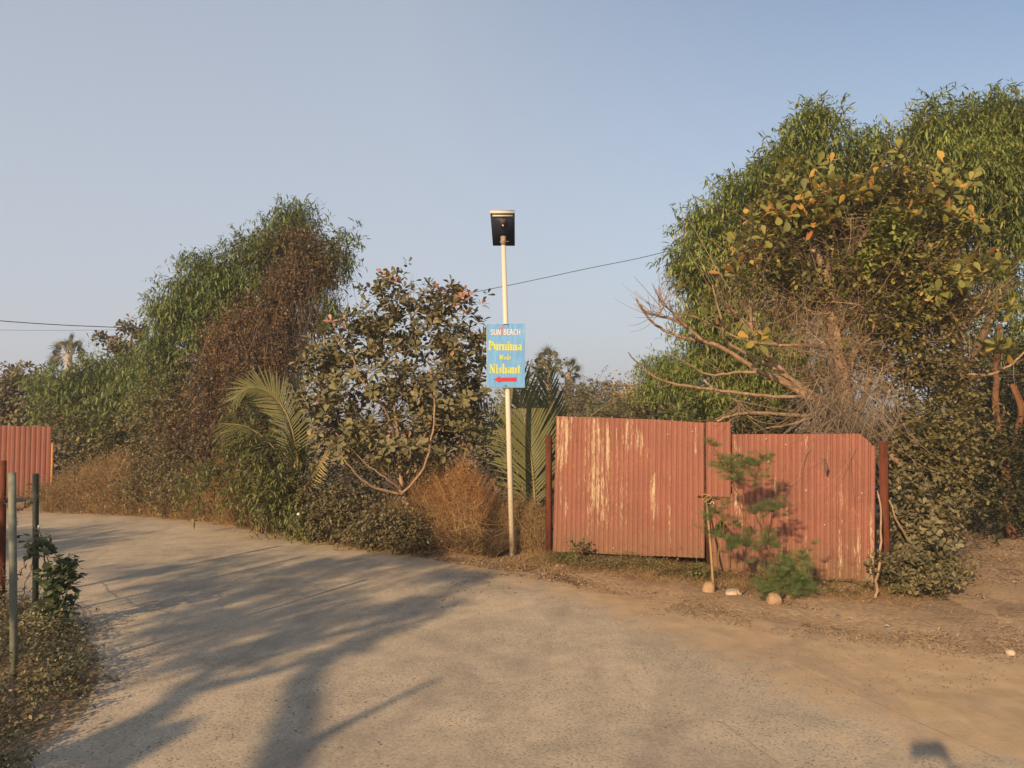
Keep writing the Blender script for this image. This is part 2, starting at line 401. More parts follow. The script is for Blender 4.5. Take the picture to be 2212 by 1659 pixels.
# corrugated sheet: faded red paint, cream chips where the attribute 'wear' says so
def sheetmat(name, base):
    m, nt = nodemat(name); v = coord(nt)
    at = N(nt, 'ShaderNodeAttribute'); at.attribute_name = 'wear'
    n1 = noise(nt, mapped(nt, v, (52, 4, 3.8)), 2.2, 6, .76, .5)
    n2 = noise(nt, mapped(nt, v, (60, 4, 9)), 2.4, 3, .6)
    s = math_(nt, 'ADD', math_(nt, 'MULTIPLY', n1, .75), math_(nt, 'MULTIPLY', n2, .25))
    s = math_(nt, 'ADD', s, at.outputs['Fac'])
    sz = N(nt, 'ShaderNodeSeparateXYZ'); nt.links.new(v, sz.inputs[0])
    mud = ramp(nt, math_(nt, 'SUBTRACT', math_(nt, 'MULTIPLY', noise(nt, v, 9, 5, .7), 1.1), sz.outputs[2]), [(-.0, 0.0), (.45, .75)])
    fine = ramp(nt, noise(nt, mapped(nt, v, (90, 4, 14)), 2.5, 4, .7), [(.6, 0.0), (.65, .8)])
    chip = ramp(nt, s, [(.675, 0.0), (.695, 1.0)])
    big = noise(nt, v, 2.3, 4)
    c = ramp(nt, big, [(.3, tuple(x * .84 for x in base)), (.7, tuple(x * 1.12 for x in base))])
    fade = noise(nt, mapped(nt, v, (12, 1, 1)), 2, 4)
    c = mixc(nt, math_(nt, 'MULTIPLY', fade, .35), c, (.26, .14, .105))
    c = mixc(nt, fine, c, (.3, .2, .13))
    c = mixc(nt, mud, c, (.17, .1, .06))
    rs_ = ramp(nt, noise(nt, mapped(nt, v, (9, 1, 1.6)), 1.6, 5, .7), [(.6, 0.0), (.7, .6)])
    c = mixc(nt, rs_, c, (.12, .035, .02))
    c = mixc(nt, chip, c, mixc(nt, n2, (.33, .23, .13), (.46, .37, .26)))
    out(nt, bsdf(nt, c, .62, s, .25, .002, spec=.25)); return m
M['sheet'] = sheetmat('red_corrugated_paint', (.20, .072, .050))
M['sheet_far'] = sheetmat('far_red_corrugated_paint', (.235, .08, .055))

# road: dusty worn concrete with exposed aggregate; the same dust as the verge near its edge
m, nt_ = nodemat('dusty_concrete'); v = coord(nt_)
at = N(nt_, 'ShaderNodeAttribute'); at.attribute_name = 'dust'
n1 = noise(nt_, v, .55, 5, .6); n2 = noise(nt_, v, 3.1, 5, .65); n3 = noise(nt_, v, 60, 3, .7)
c = ramp(nt_, n1, [(.3, (.35, .295, .22)), (.5, (.42, .35, .255)), (.7, (.49, .40, .285))])
c = mixc(nt_, .45, c, ramp(nt_, n2, [(.35, (.72, .73, .74)), (.65, (1.3, 1.27, 1.24))]), 'MULTIPLY')
vo = N(nt_, 'ShaderNodeTexVoronoi'); vo.inputs['Scale'].default_value = 42; nt_.links.new(v, vo.inputs['Vector'])
peb = ramp(nt_, vo.outputs['Distance'], [(.1, 0.3), (.3, 1.0)])
pm = ramp(nt_, noise(nt_, v, .8, 4), [(.36, 0.1), (.55, 1.0)])
c = mixc(nt_, pm, c, mixc(nt_, 1.0, c, peb, 'MULTIPLY'))
c = mixc(nt_, .5, c, ramp(nt_, n3, [(.3, (.55, .55, .55)), (.7, (1.42, 1.42, 1.42))]), 'MULTIPLY')
dustc = ramp(nt_, noise(nt_, v, 5, 5), [(.3, (.38, .27, .155)), (.7, (.5, .36, .215))])
df = math_(nt_, 'ADD', at.outputs['Fac'], math_(nt_, 'MULTIPLY', math_(nt_, 'SUBTRACT', n2, .5), 1.2))
c = mixc(nt_, ramp(nt_, df, [(.3, 0.0), (.75, 1.0)]), c, dustc)
h = math_(nt_, 'ADD', math_(nt_, 'MULTIPLY', n3, .6), math_(nt_, 'MULTIPLY', vo.outputs['Distance'], .8))
pit = N(nt_, 'ShaderNodeTexVoronoi'); pit.inputs['Scale'].default_value = 17; nt_.links.new(v, pit.inputs['Vector'])
sp_ = math_(nt_, 'MULTIPLY', ramp(nt_, pit.outputs['Distance'], [(.09, 1.0), (.16, 0.0)]), ramp(nt_, noise(nt_, v, 1.3, 4), [(.45, 0.0), (.62, .55)]))
c = mixc(nt_, sp_, c, (.16, .12, .085))
stain = ramp(nt_, noise(nt_, mapped(nt_, v, (1, .5, 1)), 1.7, 6, .7, .8), [(.48, 0.0), (.68, .55)])
c = mixc(nt_, stain, c, (.22, .185, .15))
out(nt_, bsdf(nt_, c, .95, h, .22, .006, spec=.1)); M['road'] = m

m, nt_ = nodemat('dry_soil'); v = coord(nt_)
n1 = noise(nt_, v, .8, 6, .65); n2 = noise(nt_, v, 22, 5, .7)
c = ramp(nt_, n1, [(.3, (.24, .165, .1)), (.5, (.33, .235, .145)), (.7, (.44, .32, .2))])
c = mixc(nt_, .7, c, ramp(nt_, n2, [(.3, (.5, .5, .5)), (.7, (1.5, 1.45, 1.4))]), 'MULTIPLY')
out(nt_, bsdf(nt_, c, .95, n2, .8, .03, spec=.1)); M['soil'] = m

m, nt_ = nodemat('dirt_track'); v = coord(nt_)
n1 = noise(nt_, v, 1.2, 6, .65); n2 = noise(nt_, v, 26, 5, .7)
c = ramp(nt_, n1, [(.3, (.27, .185, .11)), (.55, (.37, .26, .16)), (.75, (.46, .335, .21))])
c = mixc(nt_, .6, c, ramp(nt_, n2, [(.3, (.55, .55, .55)), (.7, (1.4, 1.4, 1.4))]), 'MULTIPLY')
out(nt_, bsdf(nt_, c, .95, n2, .6, .015, spec=.1)); M['track'] = m

# ------------------------------------------------------------------ ground, road, bank, track
def grid_mesh(xs, ys, zf):
    X, Y = np.meshgrid(xs, ys); Z = zf(X, Y)
    V = np.stack([X, Y, Z], -1).reshape(-1, 3); nx, ny = len(xs), len(ys)
    i = np.arange(ny - 1)[:, None] * nx + np.arange(nx - 1)[None]
    q = np.stack([i, i + 1, i + nx + 1, i + nx], -1).reshape(-1, 4)
    return V, q.ravel(), np.arange(len(q)) * 4
def fnoise(X, Y, s, seed=0):
    r = np.random.default_rng(seed); out_ = np.zeros_like(X)
    for k in range(6):
        a = r.uniform(0, 6.28); f = s * (1.6 ** k); ph = r.uniform(0, 6.28, 2)
        out_ += np.sin((X * math.cos(a) + Y * math.sin(a)) * f + ph[0]) * np.cos((Y * math.cos(a) - X * math.sin(a)) * f * .8 + ph[1]) / (1.35 ** k)
    return out_ / 2.2
EDGE_UV = [(-700, 1096), (-300, 1098), (0, 1100), (100, 1103), (300, 1110), (450, 1125), (600, 1147), (750, 1172), (900, 1193), (1000, 1210), (1100, 1224),
           (1200, 1242), (1300, 1272), (1500, 1312), (1700, 1345), (1900, 1368), (2212, 1400), (2700, 1440)]
EDGE = np.array([G(u, v)[:2] for u, v in EDGE_UV])
def edge_y(x): return np.interp(x, EDGE[:, 0], EDGE[:, 1])
xs = np.concatenate([[-400, -120, -50, -25], np.arange(-14, 10, .1), [12, 25, 60, 150, 400]])
ys = np.concatenate([[-60, -25, -12, -6], np.arange(-3, 20, .1), [22, 26, 35, 60, 120, 250, 600]])
def gz(X, Y):
    b = np.clip((Y - edge_y(X)) / .5, 0, 1)
    near = (np.abs(X) < 14) & (Y < 20) & (Y > -3)
    return -.012 + near * (b * (.03 + .022 * fnoise(X, Y, 2.1, 3) + .012 * fnoise(X, Y, 7, 4)))
V_, l_, s_ = grid_mesh(xs, ys, gz)
link('ground', mesh_np('ground', V_, l_, s_, True), M['soil'], structure=True)
# road sheet
nx = 420; ex = np.concatenate([[-60, -40, -25], np.linspace(-14, 9, nx), [16, 30]])
t_ = np.concatenate([np.linspace(0, .16, 26), np.linspace(.2, 1, 12)])
rough = fnoise(ex, ex * .3, 3.2, 9) * .09 + fnoise(ex, ex, 11, 10) * .035
Yt = edge_y(ex) + rough
X = np.repeat(ex[None], len(t_), 0); Y = Yt[None] - t_[:, None] * (Yt[None] + 14)
Z = .004 - np.clip(1 - t_ / .02, 0, 1)[:, None] * .018 + X * 0
V_ = np.stack([X, Y, Z], -1).reshape(-1, 3); i = np.arange(len(t_) - 1)[:, None] * len(ex) + np.arange(len(ex) - 1)[None]
q = np.stack([i, i + len(ex), i + len(ex) + 1, i + 1], -1).reshape(-1, 4)
me = mesh_np('road', V_, q.ravel(), np.arange(len(q)) * 4, True)
side = np.clip((X - .8) / 3.0, 0, 1.0) * np.clip((Y - 0.0) / 3, 0, 1)
dv = np.clip(1 - (edge_y(X) - Y) / (1.0 + .5 * np.clip(X + 1, 0, 3)), 0, 1) * .95 + side
at = me.attributes.new('dust', 'FLOAT', 'POINT'); at.data.foreach_set('value', dv.ravel().astype(np.float32))
road = link('road', me, M['road'], structure=True)
# faint slab joints across the road
for k, (a, b) in enumerate([((140, 1172), (760, 1146)), ((130, 1205), (690, 1186)), ((1700, 1430), (2160, 1640)), ((1560, 1560), (1690, 1655))]):
    A = G(*a, .0058); B = G(*b, .0058); d = norm((B - A)[None])[0]; s = np.array([-d[1], d[0], 0]) * .0035
    pts = [A + (B - A) * t for t in np.linspace(0, 1, 14)]; V_ = []
    for j, p in enumerate(pts):
        wv = s * (1.0 + .5 * math.sin(j * 2.1)); off = s * .8 * math.sin(j * 1.3)
        V_ += [p + wv + off, p - wv + off]
    build('joint', V_, [(2*j, 2*j+1, 2*j+3, 2*j+2) for j in range(13)], plain('joint_dirt', (.3, .24, .17), .95) if k == 0 else bpy.data.materials['joint_dirt'], road)

# grass bank at the left, under the old fence
BANK = [(-2.05, -6), (-2.1, 3.0), (-2.25, 3.66), (-2.4, 4.3), (-2.72, 5.1), (-3.0, 5.6), (-3.35, 6.0), (-3.9, 6.7), (-4.6, 7.15), (-6, 7.4), (-8, 7.2), (-10, 6), (-10.5, -6)]
def in_poly(x, y, poly):
    c = False; n = len(poly)
    for i in range(n):
        x1, y1 = poly[i]; x2, y2 = poly[(i+1) % n]
        if (y1 > y) != (y2 > y) and x < (x2-x1) * (y-y1) / (y2-y1) + x1: c = not c
    return c
def bank_z(x, y):
    d = 1e9
    for i in range(len(BANK)):
        a = Vector(BANK[i]); b = Vector(BANK[(i+1) % len(BANK)]); p = Vector((x, y)); ab = b - a
        t = max(0, min(1, (p - a).dot(ab) / ab.length_squared)); d = min(d, (p - a - ab * t).length)
    if not in_poly(x, y, BANK): d = -d
    return -.02 + .1 * max(0, min(1, (d + .15) / .8)) + .012 * math.sin(x * 5 + y * 3)
bx = np.arange(-10.6, -1.6, .16); by = np.arange(-6, 7.9, .16)
ZB = np.array([[bank_z(x, y) for x in bx] for y in by])
V_, l_, s_ = grid_mesh(bx, by, lambda X, Y: ZB)
link('bank_terrain', mesh_np('bank_terrain', V_, l_, s_, True), M['soil'], structure=True)

# dirt track leaving at the right
nx2 = 30; tt = np.linspace(0, 1, 60)
cen = np.array([[G(2150, 1330)[0], G(2150, 1330)[1]], [G(2170, 1240)[0], G(2170, 1240)[1]], [G(2200, 1180)[0], G(2200, 1180)[1]], [G(2290, 1130)[0], G(2290, 1130)[1]]])
cx_ = np.interp(tt, [0, .3, .6, 1], [3.6, 4.6, 6.2, 10.5]); cy_ = np.interp(tt, [0, .3, .6, 1], [5.2, 7.6, 9.6, 13.2])
V_ = []
for j in range(60):
    for i in range(nx2 + 1):
        s = (i / nx2 - .5) * 2; wd = 1.5 + .12 * math.sin(j * .7 + (s > 0) * 2) + random.uniform(-.05, .05)
        V_.append((cx_[j] + s * wd, cy_[j] - s * wd * .35, (.03 - .08 * max(0, abs(s) - .45) / .55) * min(1, j / 22) - .022 * max(0, 1 - j / 22) + .006 + .016 * math.sin(i * 1.1 + j * .5)))
build('dirt_path', V_, [(j*(nx2+1)+i, j*(nx2+1)+i+1, (j+1)*(nx2+1)+i+1, (j+1)*(nx2+1)+i) for j in range(59) for i in range(nx2)], M['track'], structure=True, smooth=True)

# ------------------------------------------------------------------ solar street light
base = G(1107, 1200); YP = base[1]
top = P(1087.5, 528, YP)
t = thing('solar_street_light', 'white solar street light pole leaning slightly, carrying the blue sign', 'street light', base)
MB().tube([base + np.array([0, 0, -.05]), base * .5 + top * .5, top], [.0345, .032, .0275], 16).build('pole', M['pole'], t, True)
hd = top - base; hd = hd / np.linalg.norm(hd)
MB().tube([top - hd * .01, top + hd * .1], [.034, .034], 14).build('collar', M['collar'], t, True)
# lamp head: a tilted flat box whose underside faces the road
cT = P(1085.5, 461, YP - .17); cB = P(1088.5, 531, YP + .12)
ax = Vector(cT - cB); Lh = ax.length; ax.normalize(); xx = Vector((1, .03, 0)).normalized(); nn = xx.cross(ax).normalized()
if nn.y > 0: nn = -nn
def head_box(name, x0, x1, a0, a1, n0, n1, mat, par, taper=0):
    V_ = []
    for a in (a0, a1):
        for x in (x0, x1):
            for n_ in (n0, n1):
                k = 1 + taper * (a / Lh); V_.append(Vector(cB) + xx * x * k + ax * a + nn * n_)
    return build(name, V_, [(0, 1, 3, 2), (4, 6, 7, 5), (0, 4, 5, 1), (2, 3, 7, 6), (0, 2, 6, 4), (1, 5, 7, 3)], mat, par)
hw = .137
panel = head_box('lamp_housing', -hw, hw, 0, Lh, -.03, 0, M['black'], t, .08)
head_box('panel_frame', -hw * 1.09, hw * 1.09, Lh, Lh + .022, -.045, .012, M['alu'], t)
head_box('led_strip', -hw * .9, hw * .9, Lh - .045, Lh - .018, 0.001, .008, M['alu'], panel)
head_box('mounting_bracket', -.035, .035, Lh * .62, Lh * .84, 0.001, .02, plain('bracket_grey', (.06, .045, .04)), panel)
se = MB(); se.tube([Vector(cB) + ax * Lh * .66 + nn * .02, Vector(cB) + ax * Lh * .66 + nn * .036], [.013, .008], 10); se.build('motion_sensor', M['alu'], panel)
bo = MB(); q0 = Vector(top) + Vector(hd) * .03
bo.tube([q0 + Vector((-.045, -.01, 0)), q0 + Vector((.07, -.01, .005))], .006, 6); bo.build('clamp_bolt', M['collar'], t)

# ------------------------------------------------------------------ wedding sign
sc_ = P(1092.5, 768, YP - .055); RZ = math.radians(3.5)
SW = 84 / F * YP * .985; SH = 139 / F * YP
sg = thing('wedding_sign', 'light blue wedding direction sign with red arrow, tied to the street light pole', 'sign', sc_ - np.array([0, 0, SH / 2]), RZ)
def flat(name, mat, V_, Fc, par=sg, **k): return build(name, V_, Fc, mat, par, world=False, **k)
m, nt_ = nodemat('blue_flex_print'); v = coord(nt_)
n = noise(nt_, mapped(nt_, v, (3, 3, 2)), 2, 4); nt2 = noise(nt_, mapped(nt_, v, (6, 6, 2)), 3, 3)
out(nt_, bsdf(nt_, ramp(nt_, n, [(.3, (.105, .28, .54)), (.7, (.135, .33, .62))]), .45, nt2, .4, .02, spec=.4)); M['blue'] = m
M['red'] = plain('red_print', (.40, .035, .06), .4, .1); M['yel'] = plain('yellow_print', (.47, .5, .11), .4, .06); M['wht'] = plain('white_print', (.52, .53, .53), .4, .04)
M['pink'] = plain('faded_red_print', (.42, .17, .22), .5, .2)
bd = MB(); bd.box(-SW/2, SW/2, 0, .022, 0, SH); board = bd.build('board', M['wht'], sg, world=False)
# printed skin, gently wrinkled
nxx, nzz = 22, 34; V_ = []
for j in range(nzz + 1):
    for i in range(nxx + 1):
        x = (i / nxx - .5) * (SW - .004); z = .002 + (SH - .004) * j / nzz
        crease = .0016 * (math.sin((x * 1.2 + (SH - z)) * 38) * math.exp(-((SH - z) * 7)) + .4 * math.sin(x * 30 + z * 9))
        V_.append((x, -.0035 - crease, z))
flat('printed_face', M['blue'], V_, [(j*(nxx+1)+i, j*(nxx+1)+i+1, (j+1)*(nxx+1)+i+1, (j+1)*(nxx+1)+i) for j in range(nzz) for i in range(nxx)], sg, smooth=True)
px = SW / 84.0
def sxy(u, v): return ((u - 1092.5 + (v - 768) * -.02) * px, (838 - v) * px * SH / (140 * px))
DZ = [0]
def stroke(mb, pts, wd, depth=-.0066):
    DZ[0] += 1; y = depth - (DZ[0] % 9) * .00012
    for (x0, z0), (x1, z1) in zip(pts[:-1], pts[1:]):
        DZ[0] += 1; y = depth - (DZ[0] % 11) * .00012
        d = Vector((x1-x0, z1-z0)); L_ = d.length
        if L_ < 1e-6: continue
        d /= L_; nn_ = Vector((-d.y, d.x)) * wd / 2; e = d * wd * .28
        a = Vector((x0, z0)) - e; b = Vector((x1, z1)) + e
        mb.add([(a.x-nn_.x, y, a.y-nn_.y), (b.x-nn_.x, y, b.y-nn_.y), (b.x+nn_.x, y, b.y+nn_.y), (a.x+nn_.x, y, a.y+nn_.y)], [(0, 1, 2, 3)])
# slab-serif glyphs: strokes (kind, points); 'T' thick, 't' thin. unit: x-height .62, cap 1
GL = {
 'P': (.62, [('T', [(.16,0),(.16,1)]), ('t', [(0,.04),(.34,.04)]), ('t', [(0,.96),(.4,.96)]), ('t', [(.16,.96),(.42,.96)]), ('T', [(.46,.9),(.52,.72),(.46,.55)]), ('t', [(.16,.48),(.42,.48)])]),
 'u': (.60, [('T', [(.13,.62),(.13,.14)]), ('t', [(0,.59),(.13,.59)]), ('t', [(.13,.06),(.42,.06)]), ('T', [(.44,.62),(.44,0)]), ('t', [(.32,.59),(.44,.59)]), ('t', [(.44,.03),(.57,.03)])]),
 'r': (.44, [('T', [(.13,.62),(.13,0)]), ('t', [(0,.59),(.13,.59)]), ('t', [(0,.03),(.28,.03)]), ('T', [(.26,.52),(.38,.54)])]),
 'n': (.62, [('T', [(.13,.62),(.13,0)]), ('t', [(0,.59),(.13,.59)]), ('t', [(0,.03),(.25,.03)]), ('t', [(.16,.56),(.4,.58)]), ('T', [(.44,.54),(.44,0)]), ('t', [(.33,.03),(.57,.03)])]),
 'i': (.32, [('T', [(.14,.62),(.14,0)]), ('t', [(0,.59),(.14,.59)]), ('t', [(0,.03),(.28,.03)]), ('T', [(.14,.8),(.14,.9)])]),
 'm': (.92, [('T', [(.13,.62),(.13,0)]), ('t', [(0,.59),(.13,.59)]), ('t', [(0,.03),(.25,.03)]), ('t', [(.16,.56),(.38,.58)]), ('T', [(.43,.54),(.43,0)]), ('t', [(.32,.03),(.55,.03)]), ('t', [(.46,.56),(.7,.58)]), ('T', [(.74,.54),(.74,0)]), ('t', [(.63,.03),(.87,.03)])]),
 'a': (.56, [('t', [(.1,.52),(.2,.6),(.36,.58)]), ('T', [(.4,.54),(.4,.02)]), ('t', [(.4,.34),(.18,.3)]), ('T', [(.12,.26),(.12,.1)]), ('t', [(.14,.04),(.36,.07)]), ('t', [(.4,.03),(.53,.03)])]),
 'N': (.76, [('t', [(.12,0),(.12,.98)]), ('t', [(0,.04),(.26,.04)]), ('t', [(0,.96),(.2,.96)]), ('T', [(.14,.94),(.56,.08)]), ('t', [(.6,.02),(.6,.98)]), ('t', [(.46,.96),(.74,.96)])]),
 's': (.46, [('t', [(.38,.5),(.3,.58),(.16,.58)]), ('T', [(.12,.48),(.34,.2)]), ('t', [(.32,.08),(.2,.04),(.06,.1)]), ('t', [(.07,.02),(.07,.2)]), ('t', [(.39,.44),(.39,.6)])]),
 'h': (.62, [('T', [(.13,1),(.13,0)]), ('t', [(0,.97),(.13,.97)]), ('t', [(0,.03),(.25,.03)]), ('t', [(.16,.56),(.4,.58)]), ('T', [(.44,.54),(.44,0)]), ('t', [(.33,.03),(.57,.03)])]),
 't': (.42, [('T', [(.17,.84),(.17,.1)]), ('t', [(.02,.59),(.36,.59)]), ('t', [(.19,.05),(.36,.09)])]),
 'W': (.9, [('T', [(.1,.95),(.26,.05)]), ('t', [(.28,.05),(.44,.9)]), ('T', [(.44,.9),(.6,.05)]), ('t', [(.62,.05),(.78,.95)]), ('t', [(0,.96),(.22,.96)]), ('t', [(.66,.96),(.88,.96)])]),
 'e': (.5, [('T', [(.11,.46),(.11,.16)]), ('t', [(.14,.54),(.3,.59)]), ('T', [(.36,.5),(.36,.4)]), ('t', [(.12,.33),(.4,.33)]), ('t', [(.14,.09),(.26,.04),(.4,.1)])]),
 'd': (.58, [('T', [(.42,1),(.42,.02)]), ('t', [(.3,.97),(.42,.97)]), ('T', [(.11,.46),(.11,.16)]), ('t', [(.14,.54),(.38,.56)]), ('t', [(.14,.08),(.38,.06)]), ('t', [(.42,.03),(.54,.03)])]),
 'S': (.56, [('t', [(.46,.86),(.28,.96),(.12,.84),(.14,.64),(.4,.42),(.44,.18),(.28,.04),(.06,.14)])]),
 'U': (.64, [('t', [(.09,1),(.09,.25),(.2,.06),(.4,.06),(.51,.25),(.51,1)])]),
 'B': (.56, [('t', [(.1,0),(.1,1)]), ('t', [(.1,.97),(.36,.94),(.4,.74),(.3,.54),(.1,.52)]), ('t', [(.3,.54),(.46,.42),(.44,.12),(.3,.03),(.1,.03)])]),
 'E': (.5, [('t', [(.1,0),(.1,1)]), ('t', [(.1,.97),(.42,.97)]), ('t', [(.1,.52),(.38,.52)]), ('t', [(.1,.03),(.42,.03)])]),
 'A': (.62, [('t', [(.02,0),(.28,1)]), ('t', [(.28,1),(.54,0)]), ('t', [(.12,.32),(.44,.32)])]),
 'C': (.6, [('t', [(.52,.84),(.34,.96),(.16,.86),(.08,.5),(.16,.14),(.34,.04),(.52,.16)])]),
 'H': (.64, [('t', [(.1,0),(.1,1)]), ('t', [(.52,0),(.52,1)]), ('t', [(.1,.52),(.52,.52)])]),
 'K': (.64, [('t', [(.1,0),(.1,1)])]),
}
GL['NS'] = (.66, [('t', [(.1,0),(.1,1)]), ('t', [(.1,.97),(.52,.05)]), ('t', [(.54,0),(.54,1)])])
def word(name, chars, u0, u1, vb, cap, T, tt_, mat):
    tot = sum(GL[c_][0] for c_ in chars); k = (u1 - u0) / tot; x = u0; par = None
    h = thing_part = None
    for c_ in chars:
        wdt, st = GL[c_]; mb = MB()
        for kind, pts in st:
            pp = [sxy(x + a * k, vb - b * cap) for a, b in pts]
            stroke(mb, pp, (T if kind == 'T' else tt_) * px)
        mb.build('letter', mat, sg, world=False); x += wdt * k
word('heading', ['S', 'U', 'NS'], 1058.5, 1081, 723.5, 12, 2, 1.9, M['wht'])
word('heading', list('BEACH'), 1086.5, 1124, 723, 12, 2, 1.9, M['wht'])
word('name', list('Purnima'), 1054.5, 1128, 756, 19, 3.9, 1.8, M['yel'])
word('link', list('Weds'), 1078.5, 1104.5, 777, 10, 2.0, 1.2, M['yel'])
word('name', list('Nishant'), 1057.5, 1126, 806.5, 19.5, 3.9, 1.8, M['yel'])
a_ = [sxy(*p) for p in [(1067, 820), (1081, 812.5), (1080, 816.2), (1117, 815.3), (1117, 824.3), (1080.5, 824.8), (1081.5, 828)]]
flat('arrow', M['red'], [(x, -.0068, z) for x, z in a_], [(0, 6, 5, 3), (0, 3, 2), (0, 2, 1), (5, 4, 3)][:0] + [(0, 6, 5, 2, 1), (2, 5, 4, 3)])
pm = MB()
for k in range(7):
    a = math.radians(-10 + k * 33); stroke(pm, [sxy(1083.5, 709), sxy(1083.5 + 6 * math.cos(a), 709 - 5 * math.sin(a))], 1.3 * px)
stroke(pm, [sxy(1083.5, 709), sxy(1084.2, 716), sxy(1083.6, 724)], 1.3 * px)
pm.build('palm_emblem', M['pink'], sg, world=False)
tw = MB(); tw.tube([sxyz for sxyz in [(-.04, -.008, SH - .02), (0, -.012, SH - .012), (.04, -.008, SH - .018)]], .003, 5); tw.build('tie_wire', M['wire'], sg, world=False)
tw = MB(); tw.tube([(-.03, -.008, .02), (.005, -.014, .03), (.012, -.012, .0), (-.01, .0, -.03), (-.035, -.004, -.045)], .0025, 5); tw.build('tie_wire', M['wire'], sg, world=False)

# ------------------------------------------------------------------ the red gate
gA = G(1185, 1205); gB = G(1915, 1277); gd = (gB - gA)[:2]; GLn = float(np.hypot(*gd)); GRZ = math.atan2(gd[1], gd[0])
ge = np.array([gd[0], gd[1], 0]) / GLn; gn = np.array([-ge[1], ge[0], 0])
def gl(u, v, off=0.0):
    """pixel -> (x, z) on the gate's plane moved off metres back"""
    d = ray(u, v); o = np.array([0, 0, EYE]); q = gA + gn * off
    t = np.dot(q - o, gn) / np.dot(d, gn); p = o + d * t
    return float(np.dot(p - gA, ge)), float(p[2])
def sheet(parent, corners, off, wears, pitch=.0585, wobble=.007, mat=None, cut=None, rib=.017):
    """corners tl,tr,br,bl in local x,z; ribs follow local x"""
    (tlx, tlz), (trx, trz), (brx, brz), (blx, blz) = corners
    W = max(trx, brx) - min(tlx, blx); nr = max(3, int(W / pitch)); prof = [(0, 0), (.16, 0), (.26, .8), (.36, 1), (.82, 1), (.9, .7)]
    us = [(i + a) / nr for i in range(nr) for a, _ in prof] + [1.0]; hs = [b for i in range(nr) for _, b in prof] + [0]
    nz = 48; V_ = []; wv = []; rr_ = random.Random(nr + int(tlx * 100)); rs = [rr_.uniform(.55, 1.25) for _ in range(nr)]
    for j in range(nz + 1):
        s = j / nz
        for u_, h_ in zip(us, hs):
            x = (blx + (brx - blx) * u_) * (1 - s) + (tlx + (trx - tlx) * u_) * s
            zt = tlz + (trz - tlz) * u_; zb = blz + (brz - blz) * u_
            z = zb + (zt - zb) * s
            if cut and x > cut[0]: z = min(z, zt - (x - cut[0]) * cut[1]) if s > .5 else z
            y = off - h_ * rib + wobble * (math.sin(x * 2.3 + z * 1.7) + .5 * math.sin(x * 5.1 - z * 3)) - .006 * (math.sin(x * 9) * max(0, s - .93) * 14)
            y -= .006 * math.sin(x * 7 + 1) * max(0, .06 - s) * 16
            V_.append((x, y, z))
            a = .0
            for (wx, wz, rx, rz, amp) in wears: a += amp * math.exp(-((x - wx) / rx) ** 2 - ((z - wz) / rz) ** 2)
            wv.append(min(a, .185) * rs[int(min(u_ * nr, nr - 1))] + (.01 if h_ else -.07))
    n = len(us); Fc = [(j*n+i, j*n+i+1, (j+1)*n+i+1, (j+1)*n+i) for j in range(nz) for i in range(n - 1)]
    o = build('corrugated_sheet', V_, Fc, mat or M['sheet'], parent, world=False)
    at = o.data.attributes.new('wear', 'FLOAT', 'POINT'); at.data.foreach_set('value', np.array(wv, dtype=np.float32)); return o
def W5(x, y, rx, ry, amp):      # a worn patch given in the photo's gate crop
    u = 1152 + x * .3646; v = 864 + y * .3646; a = gl(u, v); b = gl(u + rx * .3646, v); c_ = gl(u, v + ry * .3646)
    return (a[0], a[1], max(.02, abs(b[0] - a[0])), max(.03, abs(c_[1] - a[1])), amp)
wl = [W5(185, 200, 40, 170, .26), W5(235, 160, 14, 120, .24), W5(165, 450, 12, 300, .12), W5(345, 260, 22, 230, .27), W5(390, 340, 30, 260, .26), W5(415, 560, 16, 200, .1), W5(335, 700, 16, 200, .16),
      W5(455, 250, 20, 170, .15), W5(575, 200, 34, 110, .25), W5(640, 230, 28, 100, .2), W5(690, 280, 16, 130, .17), W5(505, 250, 12, 200, .12), W5(735, 560, 26, 150, .17), W5(825, 720, 14, 170, .15), W5(968, 250, 12, 140, .19),
      W5(830, 440, 20, 60, .1), W5(600, 650, 300, 260, .07), W5(400, 500, 300, 400, .06), W5(210, 640, 30, 120, .1), W5(930, 700, 60, 300, .06)]
wr = [W5(1215, 300, 30, 130, .15), W5(1215, 600, 24, 90, .26), W5(1250, 740, 24, 140, .16), W5(1400, 350, 20, 80, .14), W5(1440, 520, 16, 130, .2), W5(1470, 900, 30, 120, .12), W5(1500, 650, 18, 240, .12),
      W5(1740, 420, 10, 180, .17), W5(1700, 450, 120, 340, .07), W5(1745, 960, 26, 110, .24), W5(1820, 930, 26, 140, .16), W5(1920, 930, 26, 170, .2), W5(2005, 960, 22, 160, .27), W5(2008, 800, 8, 260, .16),
      W5(1880, 700, 120, 300, .08), W5(1600, 900, 60, 200, .09), W5(1550, 330, 10, 160, .12), W5(1620, 230, 60, 40, .1), W5(1840, 560, 100, 120, .06)]
gate_l = thing('corrugated_gate_leaf', 'taller left gate leaf of red corrugated sheets with cream peeling paint', 'gate', gA, GRZ, 'two leaves of the red corrugated gate')
gate_r = thing('corrugated_gate_leaf', 'lower right gate leaf of patched red corrugated sheets behind the feathery plant', 'gate', gA, GRZ, 'two leaves of the red corrugated gate')
OFF = -.035
sheet(gate_l, [gl(1204, 899), gl(1416, 906), gl(1414, 1200), gl(1197, 1190)], OFF, wl)
sheet(gate_l, [gl(1411, 905.5), gl(1524, 913), gl(1525, 1203.5), gl(1408, 1199)], OFF - .008, wl)
sheet(gate_r, [gl(1529, 911.5), gl(1582, 912), gl(1582, 1073), gl(1530, 1070)], OFF - .03, [], wobble=.002)
sheet(gate_r, [gl(1537, 1066), gl(1588, 1066), gl(1592, 1237), gl(1541, 1233)], OFF - .004, wr, wobble=.002)
